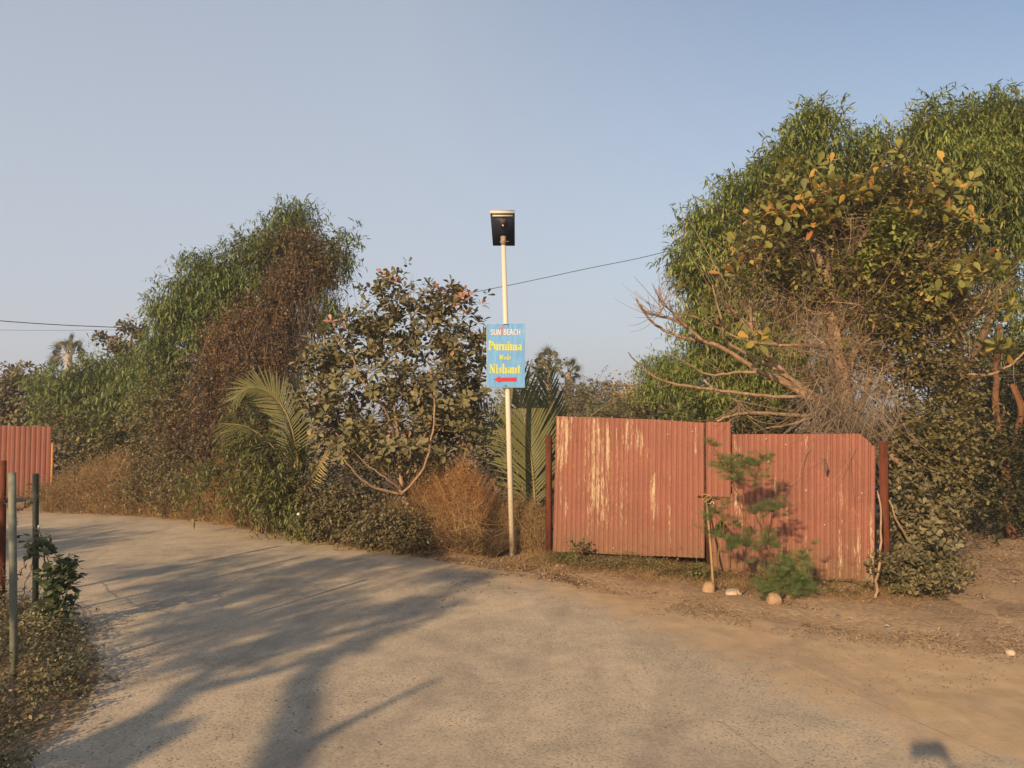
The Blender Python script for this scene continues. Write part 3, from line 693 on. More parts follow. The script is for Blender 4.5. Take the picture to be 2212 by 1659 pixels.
sheet(gate_r, [gl(1583, 938), gl(1776, 937), gl(1774, 1250), gl(1586, 1238)], OFF - .012, wr)
sheet(gate_r, [gl(1771, 937), gl(1893, 936), gl(1890, 1256), gl(1770, 1249)], OFF - .02, wr, cut=(gl(1858, 938)[0], .95))
for g, bars in ((gate_l, [((1207, 930), (1522, 940)), ((1200, 1165), (1522, 1175)), ((1207, 915), (1204, 1180)), ((1519, 925), (1519, 1190)), ((1210, 1165), (1517, 940))]),
                (gate_r, [((1535, 965), (1888, 975)), ((1545, 1215), (1885, 1235)), ((1586, 950), (1590, 1228)), ((1884, 985), (1886, 1240)), ((1592, 1225), (1880, 985))])):
    for a, b in bars:
        xa, za = gl(*a); xb, zb = gl(*b)
        MB().bar((xa, .012, za), (xb, .012, zb), .03, .03).build('frame_bar', M['rust'], g, world=False)
def local_tube(mb, pts, r, off=OFF, sides=6):
    mb.tube([(gl(u, v)[0], off, gl(u, v)[1]) for u, v in pts], r, sides); return mb
for (u0, v0) in ((1190, 957), (1190, 1143)):
    x, z = gl(u0, v0); MB().box(x - .01, x + .07, -.005, .01, z - .014, z + .014).build('hinge', M['rust'], gate_l, world=False)
# screws as small washers on the sheets
for g, pts in ((gate_l, [(1446, 938), (1232, 1095), (1330, 1182), (1500, 932)]), (gate_r, [(1658, 948), (1863, 1064), (1744, 1058), (1783, 1132), (1700, 960), (1560, 1058)])):
    for p in pts:
        x, z = gl(*p); MB().tube([(x, OFF - .035, z), (x, OFF - .018, z)], [.006, .008], 8).build('washer', M['alu'], g, world=False)
# dark bent scrap (pod) hanging on the right leaf
x0, z0 = gl(1788, 1010)
pd = MB(); pd.tube([(x0 - .005, -.16, z0 + .10), (x0, -.17, z0 + .04), (x0 + .012, -.17, z0), (x0 + .01, -.17, z0 - .05)], [.004, .016, .02, .006], 7)
o = pd.build('dry_pod', M['bark_dark'], None, world=False)
o.data.transform(Matrix.Translation(Vector((-x0, .17, -z0)))); o.location = Vector(gA) + Vector(ge) * x0 + Vector(gn) * -.17 + Vector((0, 0, z0)); o.rotation_euler = (0, 0, GRZ)
tag(o, 'dark dried pod dangling in front of the right gate leaf', 'seed pod')
# posts
def post(name, label, cat, foot, topv, wd, mat, group, lean=0, shape='angle'):
    b = G(*foot); tp = P(foot[0] + lean, topv, b[1])
    p = thing(name, label, cat, b, GRZ if shape == 'angle' else 0, group)
    h = tp[2]
    mb = MB()
    if shape == 'angle':
        w2 = wd / F * b[1]; mb.box(-w2/2, w2/2, -.004, .004, -.06, h); mb.box(w2/2 - .008, w2/2, .004, .05, -.06, h)
        dx = 0
    else:
        r = wd / F * b[1] / 2; mb.tube([(0, 0, -.06), ((tp[0]-b[0]) * .5, 0, h * .5), (tp[0]-b[0], 0, h)], r, 14)
    mb.build('shaft', mat, p, shape != 'angle', world=False); return p, b, h
gp, b_, h_ = post('gate_post', 'narrow rusty red steel post left of the gate, flaky at its foot', 'post', (1184, 1208), 940, 11, M['rust'], 'rusty posts of the red gate')
gp, b_, h_ = post('gate_post', 'wide rusty brown steel post at the right end of the gate against the bushes', 'post', (1914, 1278), 955, 17, M['rust'], 'rusty posts of the red gate', lean=-8)
mp = thing('gate_post', 'short dark post between the gate leaves, bound with rope below the narrow sheet', 'post', Vector(gA) + Vector(ge) * gl(1533, 1245)[0], GRZ, 'rusty posts of the red gate')
MB().box(-.028, .028, -.02, .02, -.05, gl(1533, 905)[1] - .04).build('shaft', M['rust_dark'], mp, world=False)
lx, lz = gl(1533, 1073); lx -= gl(1533, 1245)[0]
rd = MB(); rd.tube([(lx - .11, -.075, lz + .004), (lx + .13, -.085, lz - .004)], .008, 7); rd.build('bolt_rod', M['rust'], mp, world=False)
for k in range(4):
    rp = MB(); c0 = Vector((lx - .02 + .012 * k, -.07, lz - .01 * k))
    rp.tube([c0 + Vector((.04 * math.cos(a), -.012 * math.sin(a) - .01, .035 * math.sin(a + k))) for a in np.linspace(0, 6.28, 9)], .005, 5); rp.build('rope_binding', M['rope'], mp, world=False)
pl = MB(); cx0, cz0 = lx + .05, lz - .1
pl.box(cx0 - .028, cx0 + .028, -.1, -.075, cz0 - .035, cz0 + .03)
lk = pl.build('padlock', M['steel'], mp, world=False); lk.data.polygons
bv = lk.modifiers.new('b', 'BEVEL'); bv.width = .008; bv.segments = 2
sh = MB(); sh.tube([(cx0 + .018 * math.cos(a), -.088, cz0 + .03 + .03 * math.sin(a)) for a in np.linspace(0, math.pi, 8)], .005, 6); sh.build('shackle', M['alu'], lk, world=False)
stk = MB(); p0 = G(1541, 1272); p1 = Vector(gA) + Vector(ge) * gl(1531, 1078)[0] - Vector(gn) * .1 + Vector((0, 0, gl(1531, 1078)[1]))
stk.tube(smooth_path([p0, Vector(p0) * .5 + Vector(p1) * .5 + Vector((.006, 0, 0)), p1], 3), [.013, .010], 8)
o = stk.build('bamboo_stick', M['bamboo'], None, True); tag(o, 'weathered stick propped against the gap between the gate leaves', 'stick')

# far left red fence
fb = thing('corrugated_fence', 'red corrugated sheet fence across the road, its end post rusted orange', 'fence', P(50, 1075, 15.4) * np.array([1, 1, 0]))
fY = 15.4; fA = P(-260, 1000, fY - 1.3); fB = P(106, 1000, fY); fd = (fB - fA)[:2]; fL = float(np.hypot(*fd)); frz = math.atan2(fd[1], fd[0])
bpy.data.objects.remove(fb)
fb = thing('corrugated_fence', 'red corrugated sheet fence across the road, its end post rusted orange', 'fence', (fA[0], fA[1], 0), frz)
topz = 1.65 - 16 / F * fY
nS = 4
for k in range(nS):
    x0 = fL * k / nS; x1 = fL * (k + 1) / nS + .03
    sheet(fb, [(x0, topz + .012 * (k % 2)), (x1, topz - .01 + .02 * (k % 3)), (x1, .12), (x0, .12)], -.006 * (k % 2), [(fL - .85, .9, .05, .25, .2), (fL - .4, .6, .3, .3, .09), (fL - 1.3, .5, .1, .4, .14), (fL * .5, 1.2, .1, .3, .15)], mat=M['sheet_far'], pitch=.085, wobble=.002, rib=.007)
MB().box(fL + .03, fL + .075, -.02, .02, -.05, topz * .78).build('post', plain('orange_rust', (.4, .2, .06), .8), fb, world=False)
MB().box(0, fL, .03, .06, .9, .94).build('rail', M['rust'], fb, world=False)

# foreground fence posts at the left and their barbed wire
gpL = 'old pipe posts of the barbed wire fence'
pr, rb_, rh = post('fence_post', 'rust red pipe post, tallest of the three at the left edge', 'post', (4, 1302), 995, 13, M['rust'], gpL, 3, 'pipe')
pg, gb_, gh = post('fence_post', 'thick grey green pipe post standing nearest the road camera side', 'post', (31, 1482), 1021, 15, M['pipe_grey'], gpL, -5, 'pipe')
pg['label'] = 'thick grey green pipe post planted in the low ground cover'
pk, kb_, kh = post('fence_post', 'slim dark green pipe post rising beside the leafy weed', 'post', (77, 1336), 1023, 12, M['pipe_dark'], gpL, 0, 'pipe')
def barbed(label, a, b, sag, seed):
    rr = random.Random(seed); a = Vector(a); b = Vector(b); n = 16
    pts = [a.lerp(b, i / n) + Vector((rr.uniform(-.012, .012), rr.uniform(-.012, .012), -sag * 4 * (i / n) * (1 - i / n) + rr.uniform(-.012, .012))) for i in range(n + 1)]
    t_ = thing('barbed_wire', label, 'wire', tuple(a), 0, 'rusty barbed wires between the pipe posts')
    MB().tube(pts, .0028, 5).build('strand', M['wire'], t_)
    for i in range(1, n, 2):
        c_ = pts[i]; mb = MB()
        for q in range(3):
            d = Vector((rr.uniform(-1, 1), rr.uniform(-1, 1), rr.uniform(-1, 1))).normalized() * .02; mb.tube([c_ - d, c_ + d], .0022, 4)
        mb.build('barb', M['wire'], t_)
gx = lambda z: (gb_[0] - .012, gb_[1], z); kx = lambda z: (kb_[0], kb_[1] - .02, z); rx = lambda z: (rb_[0], rb_[1] - .02, z)
barbed('highest barbed wire, sagging from grey pipe to dark pipe', gx(1.08), kx(1.02), .02, 1)
barbed('barbed wire crossing at mid height from grey pipe to dark pipe', gx(.66), kx(.86), .1, 2)
barbed('lowest barbed wire climbing from grey pipe foot to dark pipe', gx(.38), kx(.66), .06, 3)
barbed('barbed wire between the rust red pipe and the grey pipe, up high', rx(.98), gx(1.0), .04, 4)
barbed('barbed wire between the rust red pipe and the grey pipe, near the ground', rx(.35), gx(.6), .05, 5)

# overhead cables
def cable(label, uvY, r):
    pts = smooth_path([P(*q) for q in uvY], 8); t_ = MB().tube(pts, r, 5).build('overhead_cable', M['cable'], None); tag(t_, label, 'cable', 'overhead cables'); return t_
cable('thick overhead cable sagging behind the trees and rising past the lamp pole', [(-260, 668, 13), (0, 693, 15), (200, 705, 16.5), (400, 708, 18), (720, 686, 19), (1040, 628, 20), (1260, 582, 20), (1470, 535, 20), (1900, 405, 20), (2400, 230, 20)], .0085)
cable('thin overhead cable running level below the thick one at the left', [(-260, 708, 18), (0, 713, 18.5), (200, 713, 19), (400, 709, 20), (760, 692, 22), (1030, 634, 23)], .004)

# ------------------------------------------------------------------ vegetation
def crown(parent, layers, name='crown', first=True):
    k = 0
    for ly in layers:
        pos, outw = clumps(ly['b'], ly['n'], ly.get('lo', .4))
        q, ow = scatter(pos, outw, ly.get('per', 8), ly.get('rc', .3))
        q = q[q[:, 2] > .03] if ly.get('clip', True) else q
        ow = ow[:len(q)]
        fn, tm = KIND[ly['k']]
        L4 = fn(q, ow, ly.get('nl', 8), ly['L'])
        leaf_obj(ly.get('name', name), L4, ly.get('tm', tm), M[ly['m']], parent)
def limbs(parent, specs, mat, name='limb', trunk='trunk', sides=7, jit=.01):
    """spec: (list of (u,v,Y), r0, r1)"""
    outp = []
    for i, (pts, r0, r1) in enumerate(specs):
        W = [P(*p) if len(p) == 3 else np.array(p[1:]) for p in pts]
        sp = smooth_path(W, 5, jit)
        MB().tube(sp, (r0, r1), sides).build(trunk if i == 0 else name, mat, parent, True); outp.append(sp)
    return outp
def twigs(parent, paths, n, ln, r, mat, upb=.4, name='twigs', seg=5):
    P0 = []; D = []
    for _ in range(n):
        p = random.choice(paths); i = random.randrange(max(1, len(p) // 4), len(p) - 1); P0.append(p[i]); D.append((p[i+1] - p[i]).normalized())
    P0 = np.array(P0); D = np.array(D); d = norm(D * .6 + runit(n) * .8 + UP * upb)
    l = ln * rng.uniform(.3, 1.2, (n, 1))
    P1 = P0 + d * l * .5; P2 = P0 + d * l + (UP * .25 + runit(n) * .25) * l
    return strands(name, P0, P1, P2, r, seg, mat, parent, stuff=True), P2
def tree_at(name, label, cat, foot, group=None):
    return thing(name, label, cat, (foot[0], foot[1], 0), 0, group)
def vt(u, Y):          # a foot on the ground at screen column u, depth Y
    return P(u, 905, Y) * np.array([1, 1, 0])

AC = 'feathery green acacia trees'
# big acacia at the right, behind the gate
f = vt(1830, 13.2); t = tree_at('acacia_tree', 'tall bright green acacia with drooping sickle leaves towering behind the gate', 'tree', f)
Yb = 13.0
lp = limbs(t, [([(1830, 1130, 13.2), (1822, 950, 13.2), (1800, 760, 13), (1770, 560, 13), (1760, 330, 13)], .16, .03),
               ([(1822, 950, 13.2), (1700, 780, 13), (1600, 650, 12.9), (1540, 520, 12.8)], .09, .02),
               ([(1810, 820, 13.1), (1920, 620, 13.2), (1960, 400, 13.2)], .08, .02),
               ([(1822, 1000, 13.2), (1620, 900, 12.8), (1520, 820, 12.6)], .07, .02),
               ([(1915, 620, 13.2), (2050, 480, 13.3), (2140, 330, 13.4)], .06, .02)], M['bark_grey'])
crown(t, [dict(b=[(1760, 278, 34, 30, Yb, .5), (1735, 320, 55, 40, Yb, .6), (1690, 385, 80, 50, Yb), (1625, 440, 60, 60, Yb), (1730, 450, 110, 70, Yb + .2), (1600, 540, 60, 60, Yb)], n=204, per=18, rc=.3, k='acacia', nl=10, L=.122, m='acacia'),
          dict(b=[(1865, 330, 50, 40, Yb + .4, .6), (1893, 270, 20, 28, Yb, .3), (1938, 272, 10, 8, Yb, .1), (1840, 310, 20, 20, Yb, .3), (1925, 325, 30, 30, Yb, .4), (1860, 420, 90, 80, Yb + .6), (1820, 560, 150, 100, Yb + .8)], n=167, per=18, rc=.3, k='acacia', nl=10, L=.122, m='acacia'),
          dict(b=[(1533, 490, 36, 38, Yb), (1510, 560, 42, 50, Yb), (1500, 620, 38, 40, Yb), (1560, 640, 60, 70, Yb + .3), (1505, 700, 30, 30, Yb), (1590, 740, 70, 80, Yb + .4)], n=173, per=18, rc=.33, k='acacia', nl=10, L=.122, m='acacia'),
          dict(b=[(1500, 790, 45, 70, Yb), (1520, 850, 50, 60, Yb - .3), (1600, 870, 80, 60, Yb), (1680, 820, 80, 80, Yb), (1760, 720, 100, 110, Yb + .8)], n=186, per=18, rc=.3, k='acacia', nl=10, L=.122, m='acacia')])
f = vt(2080, 12.8); t = tree_at('acacia_tree', 'wide acacia at the far right, its crown cut by the picture edge', 'tree', f)
limbs(t, [([(2080, 1130, 12.8), (2090, 900, 12.8), (2060, 700, 12.6), (2080, 450, 12.4), (2110, 280, 12.4)], .15, .03),
          ([(2085, 800, 12.7), (2180, 600, 12.5), (2260, 400, 12.5)], .08, .02),
          ([(2070, 760, 12.7), (1990, 560, 12.6), (1980, 380, 12.6)], .07, .02)], M['bark_dark'])
crown(t, [dict(b=[(2030, 250, 34, 24, 12.6, .4), (2015, 295, 55, 34, 12.6, .6), (2100, 330, 80, 50, 12.4), (2115, 245, 16, 22, 12.6, .3), (2165, 238, 30, 28, 12.6, .4), (2150, 290, 60, 40, 12.6, .6), (2250, 270, 50, 60, 12.6), (2080, 390, 110, 70, 12.3), (2190, 420, 90, 90, 12.4)], n=266, per=18, rc=.3, k='acacia', nl=10, L=.122, m='acacia'),
          dict(b=[(2100, 500, 100, 90, 12.8), (2210, 580, 90, 120, 12.8), (2000, 560, 110, 90, 13.2), (2160, 700, 90, 60, 13)], n=148, per=16, rc=.4, k='acacia', nl=10, L=.122, m='acacia'),
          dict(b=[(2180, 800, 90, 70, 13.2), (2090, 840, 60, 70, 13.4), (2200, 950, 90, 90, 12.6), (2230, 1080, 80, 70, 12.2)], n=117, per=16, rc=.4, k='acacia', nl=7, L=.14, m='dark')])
# smaller acacia left of it
f = vt(1440, 19); t = tree_at('acacia_tree', 'small rounded acacia beyond the gate, lower than the tall ones', 'tree', f)
limbs(t, [([(1440, 1050, 19), (1440, 900, 19), (1430, 800, 19)], .09, .02)], M['bark'])
crown(t, [dict(b=[(1430, 850, 60, 45, 19), (1475, 790, 28, 22, 19), (1410, 810, 28, 20, 19), (1450, 800, 40, 30, 19), (1480, 880, 50, 40, 19)], n=148, per=16, rc=.35, k='acacia', nl=9, L=.122, m='acacia'),
          dict(b=[(1440, 905, 90, 30, 18.5)], n=60, per=8, rc=.4, k='twig', nl=6, L=.1, m='olive')])

# broad-leaved tree with bare branches in front of it
def Z6(x, y): return (1325 + .486 * x, 173 + .486 * y)
f = vt(1835, 8.75); t = tree_at('broad_leaved_tree', 'half bare tree sprawling pale branches over the gate, with big yellowing leaves', 'tree', f)
def z6(pts, Y0, Y1):
    n = len(pts); return [(*Z6(*p), Y0 + (Y1 - Y0) * i / (n - 1)) for i, p in enumerate(pts)]
spec = [(z6([(1050, 2000), (1045, 1750), (1050, 1550), (1030, 1400), (1010, 1250), (980, 1100), (960, 950), (930, 830), (860, 710), (810, 640)], 8.6, 8.8), .115, .02),
        (z6([(950, 1470), (800, 1370), (640, 1290), (500, 1200), (400, 1160), (290, 1140), (190, 1090), (130, 1020), (100, 968)], 8.6, 7.9), .036, .009),
        (z6([(400, 1160), (300, 1080), (210, 1050), (150, 1030), (112, 990)], 8.1, 7.7), .02, .008),
        (z6([(330, 1100), (280, 1050), (230, 1000), (200, 920)], 8.0, 7.8), .015, .007),
        (z6([(210, 1050), (206, 1000), (190, 930)], 7.8, 7.8), .01, .005),
        (z6([(950, 1480), (800, 1340), (680, 1220), (620, 1130), (610, 1040), (600, 960)], 8.6, 8.2), .034, .01),
        (z6([(960, 1440), (760, 1310), (600, 1220), (500, 1160), (480, 1060), (440, 910)], 8.6, 8.0), .03, .009),
        (z6([(900, 1400), (700, 1310), (560, 1300), (430, 1310), (330, 1260), (240, 1215)], 8.6, 8.0), .026, .006),
        (z6([(900, 1400), (760, 1410), (600, 1395), (400, 1370), (230, 1340), (120, 1270), (65, 1210)], 8.6, 7.8), .026, .007),
        (z6([(980, 1480), (800, 1490), (650, 1480), (550, 1485), (460, 1515)], 8.6, 8.2), .026, .014),
        (z6([(940, 1480), (820, 1520), (740, 1540), (680, 1545)], 8.6, 8.3), .02, .01),
        (z6([(730, 1180), (620, 1100), (540, 1030), (500, 990)], 8.4, 8.2), .02, .008),
        (z6([(720, 1175), (600, 1160), (480, 1110), (380, 1060), (290, 1030)], 8.4, 8.0), .018, .006),
        (z6([(1000, 1200), (860, 1180), (730, 1180)], 8.7, 8.4), .026, .02),
        (z6([(620, 1130), (560, 1060), (500, 1010), (520, 920)], 8.3, 8.2), .014, .006),
        (z6([(950, 850), (975, 700), (960, 640)], 8.9, 9.0), .03, .012),
        (z6([(930, 830), (800, 790), (680, 760)], 8.9, 8.7), .02, .008),
        (z6([(1060, 1300), (1080, 1200), (1150, 1140), (1150, 1060), (1090, 1000), (970, 985)], 8.6, 8.4), .02, .008),
        (z6([(1120, 1250), (1300, 1190), (1480, 1140), (1570, 1080), (1640, 1010), (1675, 930)], 8.7, 8.4), .024, .011),
        (z6([(1480, 1140), (1560, 1060), (1620, 970)], 8.55, 8.5), .016, .008),
        (z6([(1100, 1280), (1300, 1290), (1500, 1300), (1650, 1310), (1760, 1270), (1825, 1210)], 8.7, 8.3), .024, .012),
        (z6([(1060, 1500), (1120, 1400), (1140, 1290), (1130, 1200)], 8.7, 8.7), .05, .02),
        (z6([(950, 1530), (1010, 1570), (1100, 1590), (1160, 1640)], 8.3, 7.8), .018, .012),
        (z6([(1320, 1000), (1440, 820), (1420, 650), (1400, 480)], 9.0, 9.0), .022, .008),
        (z6([(1010, 1100), (1150, 900), (1300, 700), (1290, 520), (1240, 420)], 8.9, 9.1), .03, .008),
        (z6([(510, 1390), (560, 1440), (570, 1490)], 8.4, 8.4), .01, .005)]
spec = [(a_, b_ * .95, c_ * .8) if i_ else (a_, b_, c_) for i_, (a_, b_, c_) in enumerate(spec)]
paths = limbs(t, spec, M['bark_limb'], jit=.006, name='branch')
_, tips = twigs(t, [p_[:len(p_) * 3 // 4] for p_ in paths[1:14]], 210, .38, .0042, M['twig'], .1)
twigs(t, paths[14:], 420, .7, .0045, M['twig'], .05)
# leaves: the 300 that show are objects of their own
def single_leaves(parent, b, n, nl, L, mat, tm, limit=300, massmat=None, lo=.2):
    pos, outw = clumps(b, n, lo); o, d, up, LL = k_rosette(pos, outw, nl, L)
    order = np.argsort(o[:, 1]); sel = order[:limit]; rest = order[limit:]
    T, Fc = TM[tm]; l, s = faces_np(Fc); me = mesh_np('leaf', T, l, s); me.materials.append(M[mat])
    x = norm(d); y = norm(np.cross(up, x)); z = np.cross(x, y); ol = to_local(parent, o)
    for i in sel:
        ob = bpy.data.objects.new('leaf', me); COL.objects.link(ob); ob.parent = parent; sc = float(LL[i])
        ob.matrix_local = Matrix(((x[i,0]*sc, y[i,0]*sc, z[i,0]*sc, ol[i,0]), (x[i,1]*sc, y[i,1]*sc, z[i,1]*sc, ol[i,1]), (x[i,2]*sc, y[i,2]*sc, z[i,2]*sc, ol[i,2]), (0, 0, 0, 1)))
    if len(rest):
        leaf_obj('foliage', (o[rest], d[rest], up[rest], LL[rest]), tm, M[massmat or mat], parent, stuff=True)
    return pos
def zb(x, y, rx, ry, Y, d=.4): u, v = Z6(x, y); return (u, v, rx * .486, ry * .486, Y, d)
BL = [zb(850, 400, 120, 60, 9.0), zb(1000, 520, 90, 60, 8.8), zb(700, 620, 120, 60, 8.7), zb(1350, 560, 120, 60, 8.8), zb(1600, 600, 60, 50, 8.8), zb(460, 1020, 30, 20, 8.2, .2), zb(620, 1150, 60, 40, 8.3, .2), zb(780, 530, 150, 110, 8.9), zb(640, 720, 120, 50, 8.7), zb(550, 880, 60, 60, 8.4), zb(1240, 370, 90, 80, 9), zb(1470, 480, 180, 110, 9), zb(1610, 860, 180, 70, 8.6),
      zb(1700, 1190, 50, 30, 8.5), zb(1090, 480, 60, 50, 8.9), zb(1740, 1040, 60, 60, 8.5), zb(1270, 590, 60, 40, 8.8), zb(1520, 660, 90, 60, 9), zb(900, 640, 90, 40, 8.8), zb(1450, 900, 70, 70, 8.6)]
BL = [(b_[0], b_[1], b_[2], b_[3], b_[4] - .4) + tuple(b_[5:]) for b_ in BL]
single_leaves(t, BL, 190, 6, .14, 'bigleaf', 'obovate', 300, 'bigleaf_many')
# creepers and tangles in that tree
t2 = tree_at('creeper', 'tangle of grey dry vine stems and small olive leaves wrapping the half bare tree', 'creeper', vt(1900, 8.5))
def tangle(parent, b, n, ln, r, mat, name, droop=0.0, hang=0.0):
    pos, outw = clumps(b, n, .1); d = runit(n) * np.array([1, .7, 1 - hang]) - UP * hang
    l = ln * rng.uniform(.4, 1.3, (n, 1)); P2 = pos + d * l; P1 = pos * .5 + P2 * .5 + runit(n) * l * .35 - UP * droop * l
    strands(name, pos, P1, P2, r, 6, M[mat], parent, stuff=True)
tangle(t2, [zb(960, 1230, 260, 190, 8.5), zb(1080, 1080, 220, 150, 8.7), zb(1000, 1400, 140, 150, 8.3)], 620, .65, .0034, 'twig', 'vine_stems')
tangle(t2, [zb(1060, 1500, 200, 120, 8.1), zb(1180, 1400, 130, 160, 8.2), zb(960, 1420, 120, 120, 8.2)], 420, .7, .0038, 'twig_grey', 'hanging_stems', 0, .85)
tangle(t2, [zb(1000, 680, 200, 120, 8.8), zb(1150, 850, 260, 130, 8.8), zb(1350, 1000, 260, 200, 8.7), zb(700, 780, 200, 100, 8.8), zb(820, 1000, 200, 120, 8.8)], 1300, .6, .0036, 'twig', 'brown_stems')
crown(t2, [dict(b=[zb(1240, 690, 70, 90, 8.5), zb(1180, 640, 60, 30, 8.5), zb(1090, 810, 50, 20, 8.5)], n=60, per=5, rc=.12, k='twig', nl=6, L=.062, m='climber', name='bright_foliage', lo=.2),
           dict(b=[zb(1300, 900, 200, 120, 8.9), zb(1420, 1060, 220, 160, 8.8), zb(1250, 1100, 150, 150, 8.7), zb(1150, 760, 240, 120, 9), zb(1000, 620, 250, 80, 9.1)], n=330, per=6, rc=.26, k='twig', nl=7, L=.055, m='olive', name='foliage', lo=.15),
           dict(b=[zb(780, 620, 200, 120, 8.8), zb(1050, 560, 220, 110, 8.9), zb(1300, 520, 200, 120, 8.9), zb(1500, 720, 160, 140, 8.8), zb(1250, 850, 220, 140, 8.6), zb(950, 900, 220, 120, 8.6), zb(700, 830, 160, 100, 8.6), zb(1450, 1000, 180, 140, 8.6), zb(1200, 1050, 200, 120, 8.5)], n=330, per=6, rc=.22, k='twig', nl=6, L=.066, m='yellowish', name='foliage', lo=.1),
           dict(b=[zb(850, 960, 250, 120, 9.1), zb(700, 850, 220, 120, 9.1)], n=120, per=5, rc=.25, k='twig', nl=6, L=.055, m='olive', name='foliage', lo=.15),
           dict(b=[zb(1350, 1250, 260, 90, 9.0)], n=60, per=6, rc=.2, k='twig', nl=6, L=.05, m='dusty', name='foliage', lo=.15)])
# leafy shrub at the right end of the gate
t = tree_at('leafy_shrub', 'dusty broad leafed shrub spilling around the right gate post to the ground', 'shrub', G(1990, 1290))
limbs(t, [([(1995, 1290, 7.5), (1990, 1200, 7.7), (1965, 1050, 8.0), (1985, 900, 8.2)], .03, .01), ([(1990, 1200, 7.6), (2050, 1120, 7.7), (2080, 1060, 7.8)], .018, .007),
          ([(1925, 985, 7.8), (1960, 1010, 7.9), (1985, 1000, 8.0)], .035, .02), ([(1892, 1290, 7.0), (1895, 1240, 7.05), (1905, 1150, 7.1), (1895, 1060, 7.3)], .014, .007), ([(1990, 1200, 7.6), (1940, 1130, 7.4), (1920, 1080, 7.4)], .014, .006)], M['bark_limb'])
crown(t, [dict(b=[(1985, 1235, 62, 42, 7.3, .3), (1950, 1255, 45, 25, 7.2, .25), (2030, 1215, 50, 30, 7.5, .3), (1920, 1215, 26, 14, 7.0, .1)], n=120, per=5, rc=.14, k='rosette', nl=7, L=.062, m='shrub', lo=.2),
          dict(b=[(1990, 1130, 65, 50, 7.6, .35), (2040, 1100, 40, 30, 7.7, .3), (1960, 1060, 42, 30, 7.6, .2), (2055, 1165, 40, 25, 7.6, .2)], n=90, per=4, rc=.16, k='rosette', nl=7, L=.07, m='shrub', lo=.2),
          dict(b=[(2010, 1000, 80, 60, 8.1, .4), (1975, 920, 60, 70, 8.2, .4), (2060, 920, 60, 60, 8.3, .4), (2060, 1030, 40, 50, 8.1, .3), (1960, 980, 40, 50, 7.9, .2)], n=230, per=5, rc=.17, k='twig', nl=7, L=.06, m='olive', lo=.2),
          dict(b=[(2030, 820, 80, 60, 8.6, .4), (1960, 800, 70, 60, 8.6, .4), (2090, 900, 40, 70, 8.6, .3)], n=130, per=5, rc=.2, k='twig', nl=7, L=.055, m='olive', lo=.2)])
# thicket further right, leaf colour darkened for deep shade; orange-brown trunks
t = tree_at('leaning_tree', 'tree at the right edge, leaves toned for shade, with two warm brown leaning trunks', 'tree', vt(2175, 10.6))
limbs(t, [([(2185, 1165, 10.6), (2170, 1000, 10.6), (2150, 860, 10.6), (2160, 700, 10.7)], .075, .03), ([(2175, 1000, 10.6), (2205, 900, 10.5), (2185, 830, 10.5)], .05, .03), ([(2195, 1130, 10.9), (2230, 960, 10.8), (2190, 830, 10.8)], .05, .03)], M['bark_warm'])
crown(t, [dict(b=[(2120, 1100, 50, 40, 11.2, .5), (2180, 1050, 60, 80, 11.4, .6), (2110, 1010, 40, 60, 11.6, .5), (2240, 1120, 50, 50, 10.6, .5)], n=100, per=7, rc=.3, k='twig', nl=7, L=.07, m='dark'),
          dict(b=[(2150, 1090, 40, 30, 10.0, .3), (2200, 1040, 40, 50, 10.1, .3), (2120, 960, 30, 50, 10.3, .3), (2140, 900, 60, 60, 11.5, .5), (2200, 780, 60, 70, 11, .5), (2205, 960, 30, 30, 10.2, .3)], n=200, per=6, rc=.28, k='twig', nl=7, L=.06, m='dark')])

# middle cashew
f = vt(865, 10.4); t = tree_at('cashew_tree', 'rounded cashew tree with dusty round leaves and reddish young leaves behind the dry grass', 'tree', f)
limbs(t, [([(905, 1165, 10.00), (885, 1100, 10.10), (868, 1060, 10.20), (862, 960, 10.30), (850, 860, 10.30)], 0.0432, 0.0150),
          ([(868, 1068, 10.10), (800, 1050, 9.90), (750, 1000, 9.70), (715, 950, 9.60)], 0.0202, 0.0072),
          ([(870, 1060, 10.10), (830, 1030, 9.90), (790, 1000, 9.80), (725, 935, 9.60)], 0.0144, 0.0054),
          ([(868, 1068, 10.00), (915, 1010, 9.80), (935, 930, 9.70), (938, 860, 9.70), (928, 790, 9.80)], 0.0173, 0.0060),
          ([(862, 960, 10.20), (830, 880, 9.80), (780, 820, 9.60), (760, 770, 9.60)], 0.0187, 0.0060),
          ([(870, 1000, 10.20), (960, 880, 10.40), (1000, 780, 10.50), (970, 690, 10.50)], 0.0216, 0.0060),
          ([(850, 860, 10.30), (830, 760, 10.40), (840, 660, 10.40)], 0.0180, 0.0048),
          ([(850, 860, 10.30), (720, 780, 10.30), (700, 730, 10.30)], 0.0144, 0.0048)], M['bark_limb'], name='branch')
CB = [(850, 640, 55, 40, 10.6, .5), (930, 650, 40, 45, 10.7, .5), (985, 650, 38, 30, 10.6, .4), (800, 690, 60, 35, 10.6, .5), (900, 720, 110, 60, 10.6, .9), (760, 740, 80, 50, 10.5, .7), (1000, 740, 60, 70, 10.5, .7),
      (700, 790, 60, 50, 10.4, .6), (820, 820, 130, 70, 10.4, 1.0), (960, 840, 90, 80, 10.4, .9), (690, 860, 50, 50, 10.2, .5), (740, 930, 80, 60, 10.1, .6), (860, 940, 110, 70, 10.3, .9), (980, 930, 80, 60, 10.2, .7), (1020, 850, 45, 60, 10.3, .4)]
single_leaves(t, CB, 860, 9, .115, 'cashew', 'obovate', 300, 'cashew', .35)
